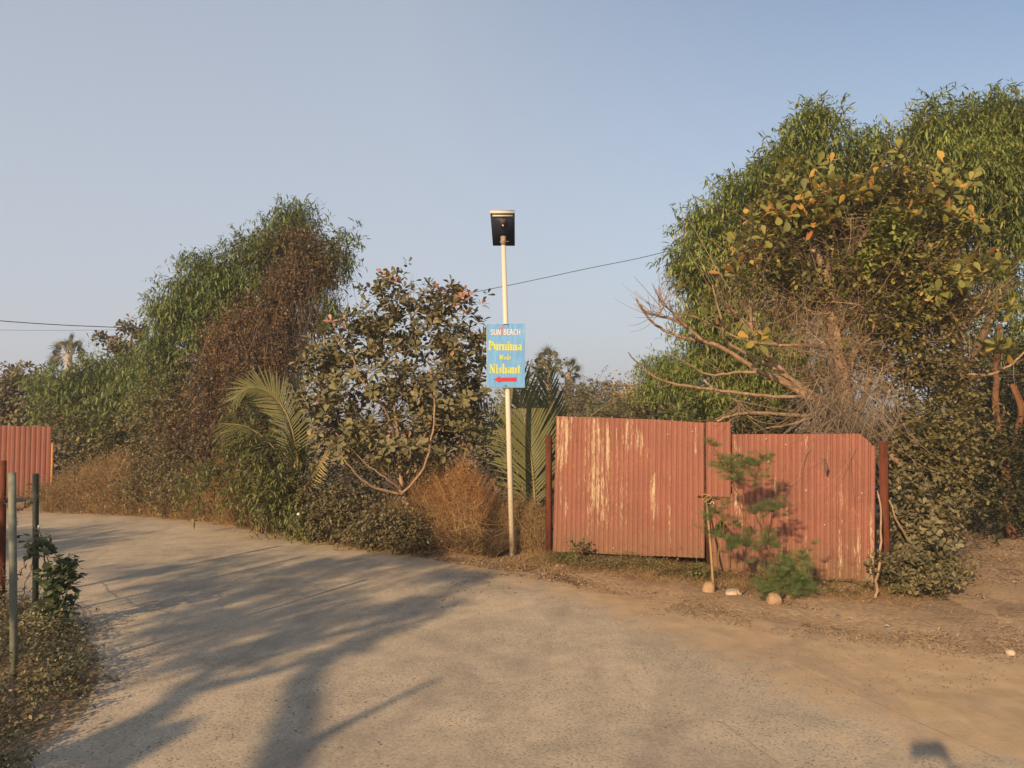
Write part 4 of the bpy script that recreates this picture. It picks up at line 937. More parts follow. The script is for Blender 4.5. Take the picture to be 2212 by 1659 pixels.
leafs2 = dict(b=[(855, 600, 40, 18, 10.5, .3), (800, 625, 22, 20, 10.5, .2), (925, 605, 12, 14, 10.6, .2), (960, 625, 20, 14, 10.6, .2), (1015, 635, 28, 14, 10.6, .2), (735, 715, 40, 20, 10.4, .3), (850, 585, 10, 6, 10.5, .1), (660, 800, 30, 30, 10.3, .3)], n=34, per=2, rc=.16, k='rosette', nl=6, L=.1, m='cashew')
crown(t, [leafs2, dict(b=[(850, 605, 50, 14, 10.4, .2), (950, 650, 60, 30, 10.3, .3), (740, 700, 40, 20, 10.2, .2), (1010, 650, 30, 30, 10.4, .2), (800, 605, 8, 6, 10.4, .1)], n=15, per=1, rc=.1, k='rosette', nl=5, L=.1, m='cashew_red', name='young_leaves')])
tw_, tp_ = twigs(t, [smooth_path([P(862, 960, 10.5), P(850, 860, 10.6), P(900, 700, 10.6)]), smooth_path([P(862, 960, 10.5), P(1000, 780, 10.5)]), smooth_path([P(865, 1060, 10.4), P(740, 900, 10.2)]), smooth_path([P(880, 1080, 10.3), P(870, 1040, 10.4)])], 260, .6, .005, M['twig'], .4)
# undergrowth hatching behind cashew so that the trunk zone is deep
UG = 'tangled undergrowth'

# coconut fronds
def frond(parent, pts, llen, n, plane_up, mat='coco', individual=False, droop=.35, r=.02, start=.12, fold=.0, spread=1.0):
    sp = smooth_path(pts, 10); m_ = len(sp)
    hub = MB().tube(sp, (r, r * .2), 6).build('rachis', M['rachis'], parent, True)
    cum = np.linspace(0, 1, m_); A = np.array(sp); o = []; d = []; up = []; LL = []
    pu = np.array(plane_up, float)
    for i in range(n):
        s = start + (1 - start) * (i + .5) / n; p = np.array([np.interp(s, cum, A[:, k]) for k in range(3)])
        p2 = np.array([np.interp(min(1, s + .02), cum, A[:, k]) for k in range(3)]); tg = (p2 - p) / max(1e-6, np.linalg.norm(p2 - p)) if s < .98 else tg
        sd_ = np.cross(tg, pu); sd_ /= np.linalg.norm(sd_)
        for sgn in (1, -1):
            ang = math.radians(62 - 34 * s + random.uniform(-5, 5)) * spread
            dd = tg * math.cos(ang) + sd_ * sgn * math.sin(ang) + np.cross(sd_, tg) * fold + np.array([0, 0, -droop * random.uniform(.5, 1.2)])
            o.append(p); d.append(dd / np.linalg.norm(dd)); nu = np.cross(sd_, tg); up.append(nu * sgn if False else nu)
            LL.append(llen * (math.sin(math.pi * (.18 + .74 * s)) ** .7) * random.uniform(.85, 1.1))
    o, d, up, LL = map(np.array, (o, d, up, LL))
    if individual:
        T, Fc = TM['leaflet']; l, s2 = faces_np(Fc); me = mesh_np('leaflet', T, l, s2); me.materials.append(M[mat])
        x = norm(d); y = norm(np.cross(up, x)); z = np.cross(x, y); ol = to_local(parent, o)
        for i in range(len(o)):
            ob = bpy.data.objects.new('leaflet', me); COL.objects.link(ob); ob.parent = hub; sc = float(LL[i])
            ob.matrix_local = Matrix(((x[i,0]*sc, y[i,0]*sc, z[i,0]*sc, ol[i,0]), (x[i,1]*sc, y[i,1]*sc, z[i,1]*sc, ol[i,1]), (x[i,2]*sc, y[i,2]*sc, z[i,2]*sc, ol[i,2]), (0, 0, 0, 1)))
    else: leaf_obj('leaflets', (o, d, up, LL), 'leaflet', M[mat], hub, stuff=True)
TM['leaflet'] = (np.array([(0, .012, 0), (0, -.012, 0), (.3, .027, .004), (.3, -.027, .004), (.7, .02, -.03), (.7, -.02, -.03), (1, 0, -.1), (.3, 0, -.012), (.7, 0, -.045)]), [(0, 1, 3, 7), (0, 7, 2), (2, 7, 8, 4), (7, 3, 5, 8), (4, 8, 6), (8, 5, 6)])
t = tree_at('coconut_palm', 'young coconut palm with one tall upright frond spread behind the blue sign', 'palm', vt(1155, 10.2))
frond(t, [P(1158, 1130, 9.9), P(1150, 1010, 9.9), P(1132, 900, 9.95), P(1105, 790, 10.1)], .66, 46, (0, -1, .15), individual=True, droop=-.35, r=.017)
frond(t, [P(1170, 1120, 10.2), P(1185, 1000, 10.3), P(1190, 900, 10.4), P(1182, 790, 10.6)], .55, 44, (.5, -1, .1), droop=-.3, r=.016)
frond(t, [P(1160, 1120, 10.2), P(1195, 1010, 10.3), P(1270, 905, 10.5), P(1340, 868, 10.9), P(1380, 890, 11.2)], .4, 36, (0, -.6, 1), droop=.3, r=.014)
frond(t, [P(1150, 1120, 10.2), P(1110, 1000, 10.3), P(1070, 920, 10.4), P(1030, 880, 10.6)], .5, 36, (0, -1, .3), droop=.1, r=.014)
t = tree_at('coconut_palm', 'young coconut palm between creeper and cashew, one frond arching over to the left', 'palm', vt(645, 10.9))
frond(t, [P(642, 1090, 10.8), P(640, 980, 10.8), P(622, 900, 10.75), P(585, 850, 10.7), P(540, 838, 10.6), P(505, 862, 10.5)], .42, 56, (-.1, -1, .35), individual=True, droop=.12, r=.02, start=.2)
frond(t, [P(645, 1090, 10.8), P(643, 1000, 10.8), P(646, 920, 10.9), P(640, 820, 11.1)], .5, 44, (.9, -.6, 0), droop=-.2, r=.018, spread=.6)
frond(t, [P(640, 1090, 10.8), P(600, 980, 10.8), P(540, 925, 10.8), P(480, 915, 10.8)], .5, 40, (0, -.5, 1), droop=.4, r=.014)
frond(t, [P(650, 1090, 10.7), P(690, 1010, 10.5), P(720, 960, 10.3), P(760, 955, 10.2)], .42, 36, (0, -.6, 1), droop=.3, r=.014, mat='palm_dry')

# fan palms on the skyline
def fan_leaf(parent, c0, d, R, mat):
    d = Vector(d).normalized(); s = d.cross(Vector((random.uniform(-.9, .9), -1, random.uniform(-.5, .9)))).normalized(); nrm = s.cross(d); V_ = []; Fc = []
    pet = Vector(c0); hub = pet + d * R * 1.15; n = 22
    V_ = [hub]
    for i in range(n):
        a = math.radians(-150 + 300 * (i + .5) / n); a1 = math.radians(-150 + 300 * i / n); ln = R * random.uniform(.85, 1.1)
        pt = lambda q, k, f: hub + (d * math.cos(q) + s * math.sin(q)) * k + nrm * f * R + Vector((0, 0, -.16 * R * (k / R) ** 2))
        V_ += [pt(a1, ln * .38, -.05), pt(a, ln * .4, .05), pt(a + random.uniform(-.05, .05), ln * 1.12, 0)]
    V_.append(pt(math.radians(150), R * .6, -.05))
    for i in range(n):
        b = 1 + 3 * i; nx_ = b + 3; Fc += [(0, b, b + 1), (0, b + 1, nx_), (b, b + 2, b + 1), (b + 1, b + 2, nx_)]
    Fc = [f for k_, f in enumerate(Fc) if k_ % 4 != 3] + [(1 + 3 * i + 1, 1 + 3 * i + 2, 1 + 3 * i + 1 + 2) for i in range(0)]
    lf = build('palm_leaf', V_, Fc, mat, parent); MB().tube([pet, hub], .03, 4).build('leaf_stalk', M['rachis'], lf)
def fan_palm(label, u, v, Y, dirs, R, trunk=True):
    f = vt(u, Y); t = tree_at('fan_palm', label, 'palm', f, 'fan palms on the skyline'); c0 = P(u, v, Y)
    MB().tube([f + np.array([0, 0, -.1]), f * .5 + c0 * .5 + np.array([.06, 0, 0]), c0], (.24, .17), 10).build('trunk', M['bark_grey'], t, True)
    for (dx, dy, dz, k, dry) in dirs: fan_leaf(t, c0, (dx, dy, dz), R * k, M['palm_dry' if dry else 'palm'])
fan_palm('bigger crowned fan palm right beside the blue sign on the skyline', 1184, 786, 38, [(-1,0,.3,.9,0),(-.65,.1,.9,.9,0),(0,.1,1,1.05,0),(.6,.1,.9,1,0),(1,0,.25,.9,0),(-.9,-.2,-.4,.8,0),(.8,-.2,-.6,.8,0),(.2,.2,-.9,.6,1)], .5)
fan_palm('slimmer fan palm just right of the bigger one, with hanging pale leaves', 1227, 804, 40, [(.5,0,1,.95,0),(.9,0,.4,.9,0),(0,.1,1,.8,0),(.8,0,-.3,.9,0),(.3,-.2,-.8,.8,1),(-.2,-.3,-.9,.7,1),(.2,-.4,.1,.7,1),(.6,.1,-.9,.8,0),(-.7,0,-.5,.6,0)], .48)
fan_palm('lone fan palm rising over the trees at the far left', 148, 766, 40, [(-1,0,.1,.9,0),(-.7,.2,.8,1,0),(0,.2,1,1.05,0),(.6,.2,.8,1,0),(1,0,.2,.95,0),(.1,-.4,.8,.8,0),(-1,0,-.25,1,0),(.5,-.3,.4,.8,0)], .6)
# distant coconut palm on the skyline
t = tree_at('coconut_palm', 'tiny distant coconut palm poking above the far scrub', 'palm', vt(1322, 62))
c0 = P(1322, 838, 62); MB().tube([vt(1322, 62), c0], (.2, .14), 8).build('trunk', M['bark_grey'], t)
for k in range(11):
    a = k * 2.4; e = .3 + .7 * ((k * 7) % 11) / 11; d = np.array([math.cos(a), math.sin(a) * .7, e]); d /= np.linalg.norm(d)
    frond(t, [c0, c0 + d * .7, c0 + d * 1.15 + np.array([math.cos(a) * .25, 0, -.2])], .55, 12, (0, 0, 1), r=.03, droop=.6)

# left group -------------------------------------------------
f = vt(560, 15.6); t = tree_at('acacia_tree', 'leaning acacia with a light green top, smothered on its right by brown creeper', 'tree', f)
YL = 15.5
limbs(t, [([(600, 1100, 15.7), (590, 900, 15.7), (600, 700, 15.7), (640, 560, 15.7), (650, 480, 15.7)], .13, .03), ([(590, 900, 15.7), (500, 740, 15.7), (420, 640, 15.6)], .08, .02), ([(595, 760, 15.7), (560, 620, 15.7), (540, 560, 15.7)], .06, .02), ([(610, 650, 15.7), (680, 570, 15.6), (740, 530, 15.5)], .05, .015)], M['bark_grey'])
crown(t, [dict(b=[(640, 470, 30, 22, YL), (625, 500, 50, 24, YL), (560, 530, 40, 24, YL), (600, 560, 60, 50, YL), (520, 590, 70, 50, YL), (450, 620, 60, 50, YL), (400, 660, 60, 55, YL), (380, 720, 50, 60, YL), (470, 680, 60, 50, YL), (350, 660, 18, 14, YL)], n=260, per=16, rc=.3, k='acacia', nl=9, L=.122, m='acacia_far'),
          dict(b=[(705, 640, 20, 50, YL - .2, .3), (715, 560, 30, 40, YL, .3), (740, 530, 24, 20, YL, .3), (690, 700, 25, 40, YL, .3), (665, 720, 20, 60, YL, .3), (735, 545, 30, 26, YL - .3, .3), (715, 640, 16, 60, YL - .4, .3)], n=58, per=10, rc=.3, k='acacia', nl=6, L=.15, m='acacia_far', lo=.1),
          dict(b=[(420, 760, 60, 60, YL), (360, 800, 50, 50, YL), (520, 720, 80, 90, YL + .5)], n=93, per=14, rc=.3, k='acacia', nl=7, L=.14, m='acacia_far')])
t = tree_at('creeper', 'curtain of brown dry creeper hanging down over the leaning acacia', 'creeper', vt(540, 14.9))
def curtain(b, n, ln, r, mat, hang=.9):
    pos, _ = clumps(b, n, .2); l = ln * rng.uniform(.3, 1.2, (n, 1)); d = norm(runit(n) * .35 - UP * hang); P2 = pos + d * l; P1 = (pos + P2) / 2 + runit(n) * l * .14
    P2[:, 2] = np.maximum(P2[:, 2], .1); strands('hanging_stems', pos, P1, P2, r, 4, M[mat], t, stuff=True)
CU = [(640, 530, 50, 28, 15.2, .5), (660, 580, 45, 50, 15.0, .5), (620, 620, 50, 45, 15.0, .5), (580, 690, 60, 50, 14.9, .6), (510, 720, 60, 45, 14.9, .6), (600, 760, 50, 70, 14.9, .5), (530, 800, 75, 80, 14.8, .6), (465, 830, 40, 80, 14.8, .6), (540, 880, 90, 80, 14.6, .6), (390, 930, 50, 45, 14.6, .6), (450, 940, 80, 60, 14.4, .6), (500, 960, 70, 40, 14.2, .4)]
curtain(CU, 4200, .8, .006, 'vine', .7)
tangle(t, CU, 6500, .4, .006, 'vine', 'creeper_stems')
crown(t, [dict(b=CU, n=620, per=7, rc=.26, k='random', nl=7, L=.055, m='vine', name='dry_foliage'),
          dict(b=[(400, 870, 80, 90, 14.5, .6), (330, 900, 50, 60, 14.6, .5), (470, 950, 90, 60, 14.2, .5)], n=130, per=6, rc=.28, k='twig', nl=6, L=.06, m='grey', name='foliage'),
          dict(b=[(630, 520, 60, 22, 15.1, .5), (690, 560, 30, 50, 15.0, .4), (560, 560, 50, 20, 15.1, .4), (560, 650, 70, 20, 14.9, .5), (340, 850, 60, 40, 14.9, .5), (600, 545, 90, 26, 15.1, .5), (700, 560, 40, 50, 15, .4)], n=260, per=6, rc=.24, k='twig', nl=6, L=.06, m='olive', name='foliage')])
curtain([(700, 600, 26, 60, 15.0, .4), (740, 545, 18, 20, 15.2, .2), (660, 700, 24, 60, 15, .4), (640, 800, 24, 60, 15, .3)], 260, 1.3, .005, 'vine')

t = tree_at('broad_tree', 'rounded green tree below the lone fan palm', 'tree', vt(190, 18.2))
limbs(t, [([(190, 1085, 18.2), (200, 950, 18.2), (190, 850, 18.2), (170, 800, 18.2)], .12, .03), ([(200, 950, 18.2), (260, 880, 18), (300, 840, 18)], .07, .02)], M['bark'])
crown(t, [dict(b=[(165, 812, 55, 28, 18), (120, 835, 40, 30, 18), (220, 830, 60, 50, 17.8), (180, 870, 90, 60, 17.6), (290, 860, 50, 60, 17.4), (260, 920, 70, 50, 17.2), (320, 800, 50, 50, 17.2), (370, 840, 50, 50, 16.6), (360, 890, 60, 40, 16.2)], n=260, per=16, rc=.3, k='acacia', nl=7, L=.16, m='acacia_far'),
          dict(b=[(180, 940, 80, 60, 17, .8), (280, 950, 80, 50, 16.6, .8), (150, 1000, 60, 50, 16.4, .6), (240, 1000, 70, 45, 16.2, .6), (340, 960, 60, 50, 16, .6)], n=260, per=7, rc=.36, k='twig', nl=6, L=.09, m='olive')])
t = tree_at('cashew_tree', 'sparse dark cashew boughs showing against the sky left of the leaning acacia', 'tree', vt(265, 19.5))
limbs(t, [([(275, 1060, 19.5), (270, 900, 19.5), (275, 780, 19.5), (290, 710, 19.5)], .08, .02), ([(272, 800, 19.5), (250, 760, 19.5), (225, 735, 19.5)], .04, .015)], M['bark'])
crown(t, [dict(b=[(275, 705, 22, 12, 19.5, .3), (300, 720, 10, 20, 19.5, .2), (235, 735, 22, 14, 19.5, .3), (260, 755, 22, 16, 19.5, .3), (285, 770, 20, 34, 19.5, .4), (265, 830, 30, 60, 19.5, .5), (215, 733, 8, 8, 19.5, .1)], n=95, per=4, rc=.18, k='rosette', nl=7, L=.14, m='grey', lo=.1)])
t = tree_at('cashew_tree', 'dark low cashew tree behind the far red fence at the left edge', 'tree', vt(30, 21))
limbs(t, [([(30, 1070, 21), (35, 950, 21), (40, 850, 21)], .1, .03)], M['bark'])
crown(t, [dict(b=[(40, 810, 30, 18, 21), (75, 825, 20, 22, 21), (10, 830, 30, 26, 21), (40, 870, 70, 50, 20.6), (-40, 880, 60, 60, 20.6), (110, 890, 60, 40, 20.4), (-120, 860, 70, 80, 21)], n=300, per=5, rc=.3, k='rosette', nl=7, L=.15, m='grey')])

# scrub beyond the gate and along the skyline (each clump a plant of its own)
SG = 'scrub beyond the gate'
def bush(name, label, cat, foot, layers, group=None, stems=None, stemmat='bark'):
    t = tree_at(name, label, cat, foot, group)
    fx = np.array(foot) * np.array([1, 1, 0])
    if stems:
        n, h = stems; P0 = fx + rng.normal(size=(n, 3)) * np.array([.1, .1, 0]); B = [blob3(b) for b in layers[0]['b']]
        tg = np.array([B[i % len(B)][0] + runit(1)[0] * B[i % len(B)][1] * .6 for i in range(n)])
        strands('stems', P0, (P0 + tg) / 2 + UP * .1 + rng.normal(size=(n, 3)) * .05, tg, h, 5, M[stemmat], t, sides=4)
    crown(t, layers, 'foliage'); return t
bush('scrub_bush', 'olive scrub right behind the gate top, next to the sign', 'bush', vt(1260, 24), [dict(b=[(1250, 865, 50, 30, 24, 1), (1300, 875, 50, 28, 24, 1), (1240, 910, 60, 30, 23, 1), (1320, 910, 60, 30, 23, 1)], n=170, per=7, rc=.45, k='twig', nl=6, L=.1, m='olive')], SG, (14, .02))
bush('scrub_bush', 'brown dry scrub below the tiny distant coconut palm', 'bush', vt(1350, 27), [dict(b=[(1340, 865, 50, 26, 27, 1), (1390, 870, 36, 30, 27, 1), (1360, 905, 70, 26, 26, 1)], n=150, per=7, rc=.5, k='twig', nl=6, L=.1, m='dusty'), dict(b=[(1370, 860, 50, 30, 26.5, 1)], n=60, per=6, rc=.5, k='random', nl=6, L=.09, m='litter')], SG, (14, .02))
bush('scrub_bush', 'grey green scrub with a few taller sprigs, in the gap right of the fan palms', 'bush', vt(1290, 34), [dict(b=[(1240, 845, 30, 12, 34, 1), (1285, 852, 40, 14, 34, 1), (1305, 828, 5, 8, 34, .3), (1395, 850, 30, 20, 34, 1), (1220, 860, 50, 24, 34, 1)], n=110, per=6, rc=.5, k='twig', nl=6, L=.13, m='grey')], SG, (12, .02))
bush('scrub_bush', 'green scrub directly behind the cashew and the sign', 'bush', vt(1120, 16), [dict(b=[(1160, 830, 40, 40, 16, 1), (1140, 900, 60, 60, 16, 1), (1180, 980, 60, 80, 15, 1), (1100, 980, 70, 90, 15, 1)], n=200, per=7, rc=.4, k='twig', nl=6, L=.09, m='olive')], SG, (14, .02))
bush('scrub_bush', 'dark undergrowth below and behind the cashew crown', 'bush', vt(830, 12.4), [dict(b=[(740, 960, 90, 70, 12.4, .7), (860, 980, 100, 80, 12.4, .7), (980, 980, 90, 80, 12.2, .7), (860, 1060, 160, 60, 11.8, .6), (960, 860, 80, 80, 12.6, .6)], n=330, per=7, rc=.36, k='twig', nl=6, L=.07, m='olive')], SG, (20, .015))
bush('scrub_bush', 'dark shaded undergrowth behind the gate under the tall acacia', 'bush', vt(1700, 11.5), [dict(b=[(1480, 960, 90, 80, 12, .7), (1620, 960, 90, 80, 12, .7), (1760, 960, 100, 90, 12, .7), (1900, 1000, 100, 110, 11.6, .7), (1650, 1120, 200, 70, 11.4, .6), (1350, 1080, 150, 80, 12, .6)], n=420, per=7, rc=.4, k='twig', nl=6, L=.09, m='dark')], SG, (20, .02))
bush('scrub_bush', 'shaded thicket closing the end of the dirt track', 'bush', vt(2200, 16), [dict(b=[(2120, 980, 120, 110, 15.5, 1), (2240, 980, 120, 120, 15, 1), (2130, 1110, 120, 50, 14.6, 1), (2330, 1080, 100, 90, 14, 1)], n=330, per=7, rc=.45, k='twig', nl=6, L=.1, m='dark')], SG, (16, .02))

# roadside brush, left to centre
RB = 'roadside shrubs'
bush('roadside_shrub', 'bright green willowy shrub in front of the arching coconut frond', 'shrub', vt(570, 11.3), [dict(b=[(530, 915, 28, 40, 11, .3), (560, 985, 50, 45, 10.9, .4), (600, 1010, 50, 45, 10.8, .4), (500, 1000, 40, 40, 11, .3), (620, 1060, 50, 50, 10.6, .4), (440, 1040, 30, 30, 11.3, .3), (545, 1060, 60, 40, 11, .4)], n=170, per=5, rc=.2, k='lance', nl=8, L=.11, m='green')], RB, (16, .009))
bush('roadside_shrub', 'dark green shrub touching the road edge below the willowy one', 'shrub', G(655, 1145), [dict(b=[(640, 1100, 34, 34, 10.9, .25), (665, 1125, 36, 22, 10.6, .2), (620, 1080, 40, 30, 11.1, .3)], n=90, per=5, rc=.18, k='lance', nl=7, L=.1, m='green')], RB, (8, .008))
bush('roadside_shrub', 'grey green shrub under the cashew branches', 'shrub', G(740, 1160), [dict(b=[(700, 1060, 60, 45, 10.6, .4), (760, 1090, 60, 45, 10.4, .4), (720, 1120, 60, 40, 10.3, .3)], n=170, per=6, rc=.2, k='twig', nl=6, L=.05, m='grey')], RB, (14, .008))
bush('roadside_shrub', 'low dark grey green shrub left of the tall dry grass', 'shrub', G(850, 1180), [dict(b=[(840, 1130, 62, 42, 9.8, .35), (880, 1150, 45, 30, 9.6, .3), (790, 1150, 50, 25, 9.9, .3)], n=170, per=6, rc=.18, k='twig', nl=6, L=.045, m='grey')], RB, (14, .007))
bush('roadside_shrub', 'dusty shrub at the foot of the brown creeper', 'shrub', vt(360, 13.9), [dict(b=[(340, 1000, 60, 50, 13.8, .5), (400, 1010, 50, 45, 13.6, .4), (300, 1060, 50, 30, 13.6, .4), (380, 1060, 60, 35, 13.2, .4)], n=210, per=6, rc=.25, k='twig', nl=6, L=.06, m='grey')], RB, (14, .01))
bush('roadside_shrub', 'small leafed shrub in front of the far red fence end', 'shrub', vt(140, 14.9), [dict(b=[(150, 1050, 35, 35, 14.9, .3), (90, 1075, 40, 18, 14.8, .3), (180, 1020, 35, 40, 15.2, .4)], n=90, per=6, rc=.22, k='twig', nl=6, L=.06, m='olive')], RB, (10, .008))
bush('roadside_shrub', 'yellowish shrub between dry grass and the cashew trunk', 'shrub', vt(960, 10.2), [dict(b=[(930, 1010, 50, 30, 10.3, .3), (980, 1040, 45, 35, 10.2, .3)], n=70, per=5, rc=.2, k='twig', nl=6, L=.055, m='dusty')], RB, (8, .007))

# dry grass: countless blades, one object per stretch
def lump(p): return np.clip(.8 + .3 * fnoise(p[:, 0], p[:, 1], 4.5, 21), .35, 1.2)
def grass(name, area, n, hfun, mat, spread=.35, curve=.35, r=.0022, seg=4, litter=0):
    """area: list of (x, y) foots generated by a function"""
    P0 = area(n); n = len(P0); h = hfun(P0) * rng.uniform(.35, 1.1, n) * lump(P0)
    d = norm(runit(n) * np.array([spread, spread, .1]) + UP); P2 = P0 + d * h[:, None] + runit(n) * np.array([1, 1, .15]) * (h * curve)[:, None]
    P1 = P0 + d * h[:, None] * .6
    return strands(name, P0, P1, P2, r, seg, M[mat], None, stuff=True)
def strip(u0, u1, d0, d1, bias=1.0):
    def f(n):
        x0 = G(u0, 1150)[0] if False else None
        us = rng.uniform(u0, u1, n); uu = np.array([e[0] for e in EDGE_UV]); vv = np.array([e[1] for e in EDGE_UV])
        vs = np.interp(us, uu, vv); p = np.array([G(a, b) for a, b in zip(us, vs)])
        dep = d0 + (d1 - d0) * rng.random(n) ** bias
        p[:, 0] += dep * p[:, 0] / p[:, 1] * .6; p[:, 1] += dep; return p
    return f
def hprof(pts):
    us = [a for a, _ in pts]; hs = [b for _, b in pts]
    return lambda p: np.interp(1106 + p[:, 0] / p[:, 1] * F, us, hs)
grass('dry_grass', strip(100, 460, .05, 1.6), 6000, hprof([(90, .45), (170, .75), (260, 1.1), (330, .9), (400, .6), (460, .5)]), 'grass', .25, .4, .0026)
grass('dry_grass', strip(440, 900, .0, .8), 4500, hprof([(440, .5), (480, .95), (520, .5), (640, .25), (800, .3), (900, .4)]), 'grass', .35, .6, .0026)
grass('dry_grass', strip(895, 1030, .4, 1.3), 4000, hprof([(880, .3), (905, .7), (940, 1.2), (980, 1.2), (1015, 1.05), (1050, .8)]), 'grass_red', .2, .35, .0020)
grass('dry_grass', strip(1020, 1180, .95, 1.6), 3500, hprof([(1040, .9), (1080, .7), (1185, .7)]), 'grass', .3, .4, .0022)
grass('dry_grass', strip(880, 1070, .38, .8), 7000, hprof([(880, .4), (1175, .42)]), 'vine', .9, .9, .0022)
grass('dry_grass', strip(90, 900, -.1, .45), 9000, hprof([(90, .25), (900, .22)]), 'grass', .9, .8, .0026)
grass('dry_grass', strip(455, 520, .2, .6), 2200, hprof([(455, .7), (480, 1.2), (520, .8)]), 'grass_red', .35, .5, .0026)
def mess(name, area, n, hfun, ln, r, mat, upb=.4):
    p = area(n); n = len(p); p[:, 2] += hfun(p) * lump(p) * rng.random(n) ** 1.2; d = norm(runit(n) + UP * upb); l = ln * rng.uniform(.3, 1.3, (n, 1))
    P2 = p + d * l + runit(n) * l * .3; P1 = p + d * l * .5 + runit(n) * l * .2; P2[:, 2] = np.maximum(P2[:, 2], .02)
    strands(name, p, P1, P2, r, 3, M[mat], None, stuff=True)
HC = hprof([(870, .3), (905, .7), (940, 1.1), (980, 1.25), (1015, 1.1), (1050, .85), (1085, .65), (1140, .75), (1185, .6)])
mess('dry_brush', strip(880, 1035, .36, 1.5), 11000, HC, .2, .0020, 'grass_red', .7)
mess('dry_brush', strip(830, 1040, .2, 1.1), 7000, hprof([(830, .5), (900, .75), (960, .8), (1040, .6)]), .22, .0022, 'grass', .3)
seeds_later = 1
mess('dry_brush', strip(1010, 1185, .95, 1.8), 10000, HC, .18, .0020, 'grass', .4)
mess('dry_brush', strip(95, 460, .0, 1.5), 15000, hprof([(90, .4), (170, .7), (260, 1.05), (330, .85), (400, .6), (460, .5)]), .3, .0028, 'grass', .6)
mess('dry_brush', strip(440, 900, .0, .8), 9000, hprof([(440, .4), (480, .8), (520, .5), (900, .35)]), .24, .0026, 'grass', .5)
def seeds(area, n, hfun, mat, L=.02):
    p = area(n); p[:, 2] += hfun(p) * lump(p) * rng.uniform(.1, 1.05, len(p)); m_ = len(p)
    leaf_obj('seed_heads', (p + rng.normal(size=(m_, 3)) * .05, runit(m_), runit(m_), L * rng.uniform(.5, 1.6, m_)), 'lance', M[mat], None, stuff=True)
seeds(strip(895, 1035, .35, 1.3), 26000, hprof([(895, .6), (940, 1.05), (1000, 1.2), (1050, .9), (1075, .7)]), 'grass_red')
seeds(strip(1020, 1185, .95, 1.6), 9000, hprof([(1040, .8), (1185, .6)]), 'grass', .025)
seeds(strip(100, 460, .0, 1.5), 26000, hprof([(90, .4), (170, .7), (260, 1.0), (330, .8), (400, .6), (460, .5)]), 'grass', .035)
seeds(strip(200, 900, .0, 1.0), 24000, hprof([(200, .6), (500, .6), (640, .4), (900, .4)]), 'olive', .035)
# low fringe of the verge at the gate
def gatestrip(x0, x1, o0, o1):
    def f(n):
        a = rng.uniform(x0, x1, n); b = o0 + (o1 - o0) * rng.random(n) ** 1.3
        return gA[None] + ge[None] * a[:, None] - gn[None] * b[:, None] + UP * .01
    return f
grass('low_grass', gatestrip(-.2, 3.9, -.1, .8), 9000, lambda p: .15 * lump(p), 'grass', 1.0, 1.0, .0016, 3)
grass('dry_brush', gatestrip(0, 3.6, -.9, -.12), 9000, lambda p: np.full(len(p), .42), 'vine', .9, .9, .002, 3)
def cover(name, area, n, L, mat, hz, tm='speck'):
    p = area(n); n = len(p); p = p + UP * (rng.random(n) ** 1.5 * hz)[:, None]
    leaf_obj(name, (p, norm(runit(n) * np.array([1, 1, .5])), norm(UP + .7 * runit(n)), L * rng.uniform(.5, 1.3, n)), tm, M[mat], None, stuff=True)
def clumpy(area, keep=.0, f=3.0, seed=1):
    def g(n):
        p = area(n); v_ = fnoise(p[:, 0], p[:, 1], f, seed); return p[v_ > keep]
    return g
cover('ground_cover', clumpy(gatestrip(.1, 3.6, -.05, .62), -.05, 4, 5), 26000, .019, 'cover', .09)
cover('weeds', clumpy(gatestrip(.7, 1.7, .0, .5), .0, 5, 6), 7000, .02, 'olive', .17)
# bank ground cover
def bankarea(n):
    x = rng.uniform(-6.2, -1.75, n); y = rng.uniform(2.6, 7.4, n) ; ok = np.array([in_poly(a + e1, b + e2, BANK) for a, b, e1, e2 in zip(x, y, rng.normal(size=n) * .05 + .09 - .09 * np.sin(y * 4.3) - .06 * np.sin(y * 11), rng.normal(size=n) * .06)])
    x, y = x[ok], y[ok]
    return np.stack([x, y, np.array([max(0, bank_z(a, b)) for a, b in zip(x, y)])], -1)
def trailing(n):
    p = bankarea(n * 6); e_ = np.interp(p[:, 1], [b_[1] for b_ in BANK[1:8]], [b_[0] for b_ in BANK[1:8]]); p = p[p[:, 0] > e_ - .45]; return p[:n]
tr = trailing(300); dv_ = norm(np.array([[.8, -.1, .25]]) + runit(len(tr)) * .8); tr2 = tr + dv_ * rng.uniform(.05, .2, (len(tr), 1)); tr2[:, 2] = np.clip(tr2[:, 2], .02, .3)
strands('trailing_stems', tr, (tr + tr2) / 2 + UP * .06, tr2, .0022, 4, M['twig'], None, stuff=True)
q_, o_q = scatter(np.concatenate([tr2, (tr + tr2) / 2 + UP * .03]), np.concatenate([dv_, dv_]), 9, .07); q_[:, 2] = np.maximum(q_[:, 2], .02)
leaf_obj('ground_cover', k_twig(q_, o_q, 3, .026), 'oval', M['bankleaf'], None, stuff=True)
cover('ground_cover', clumpy(bankarea, -.5, 2.5, 8), 90000, .026, 'cover', .13)
cover('ground_cover', clumpy(bankarea, .05, 3.2, 11), 60000, .03, 'bankleaf', .2)
grass('low_grass', bankarea, 5000, lambda p: np.full(len(p), .17), 'grass', 1.0, .9, .0016, 3)

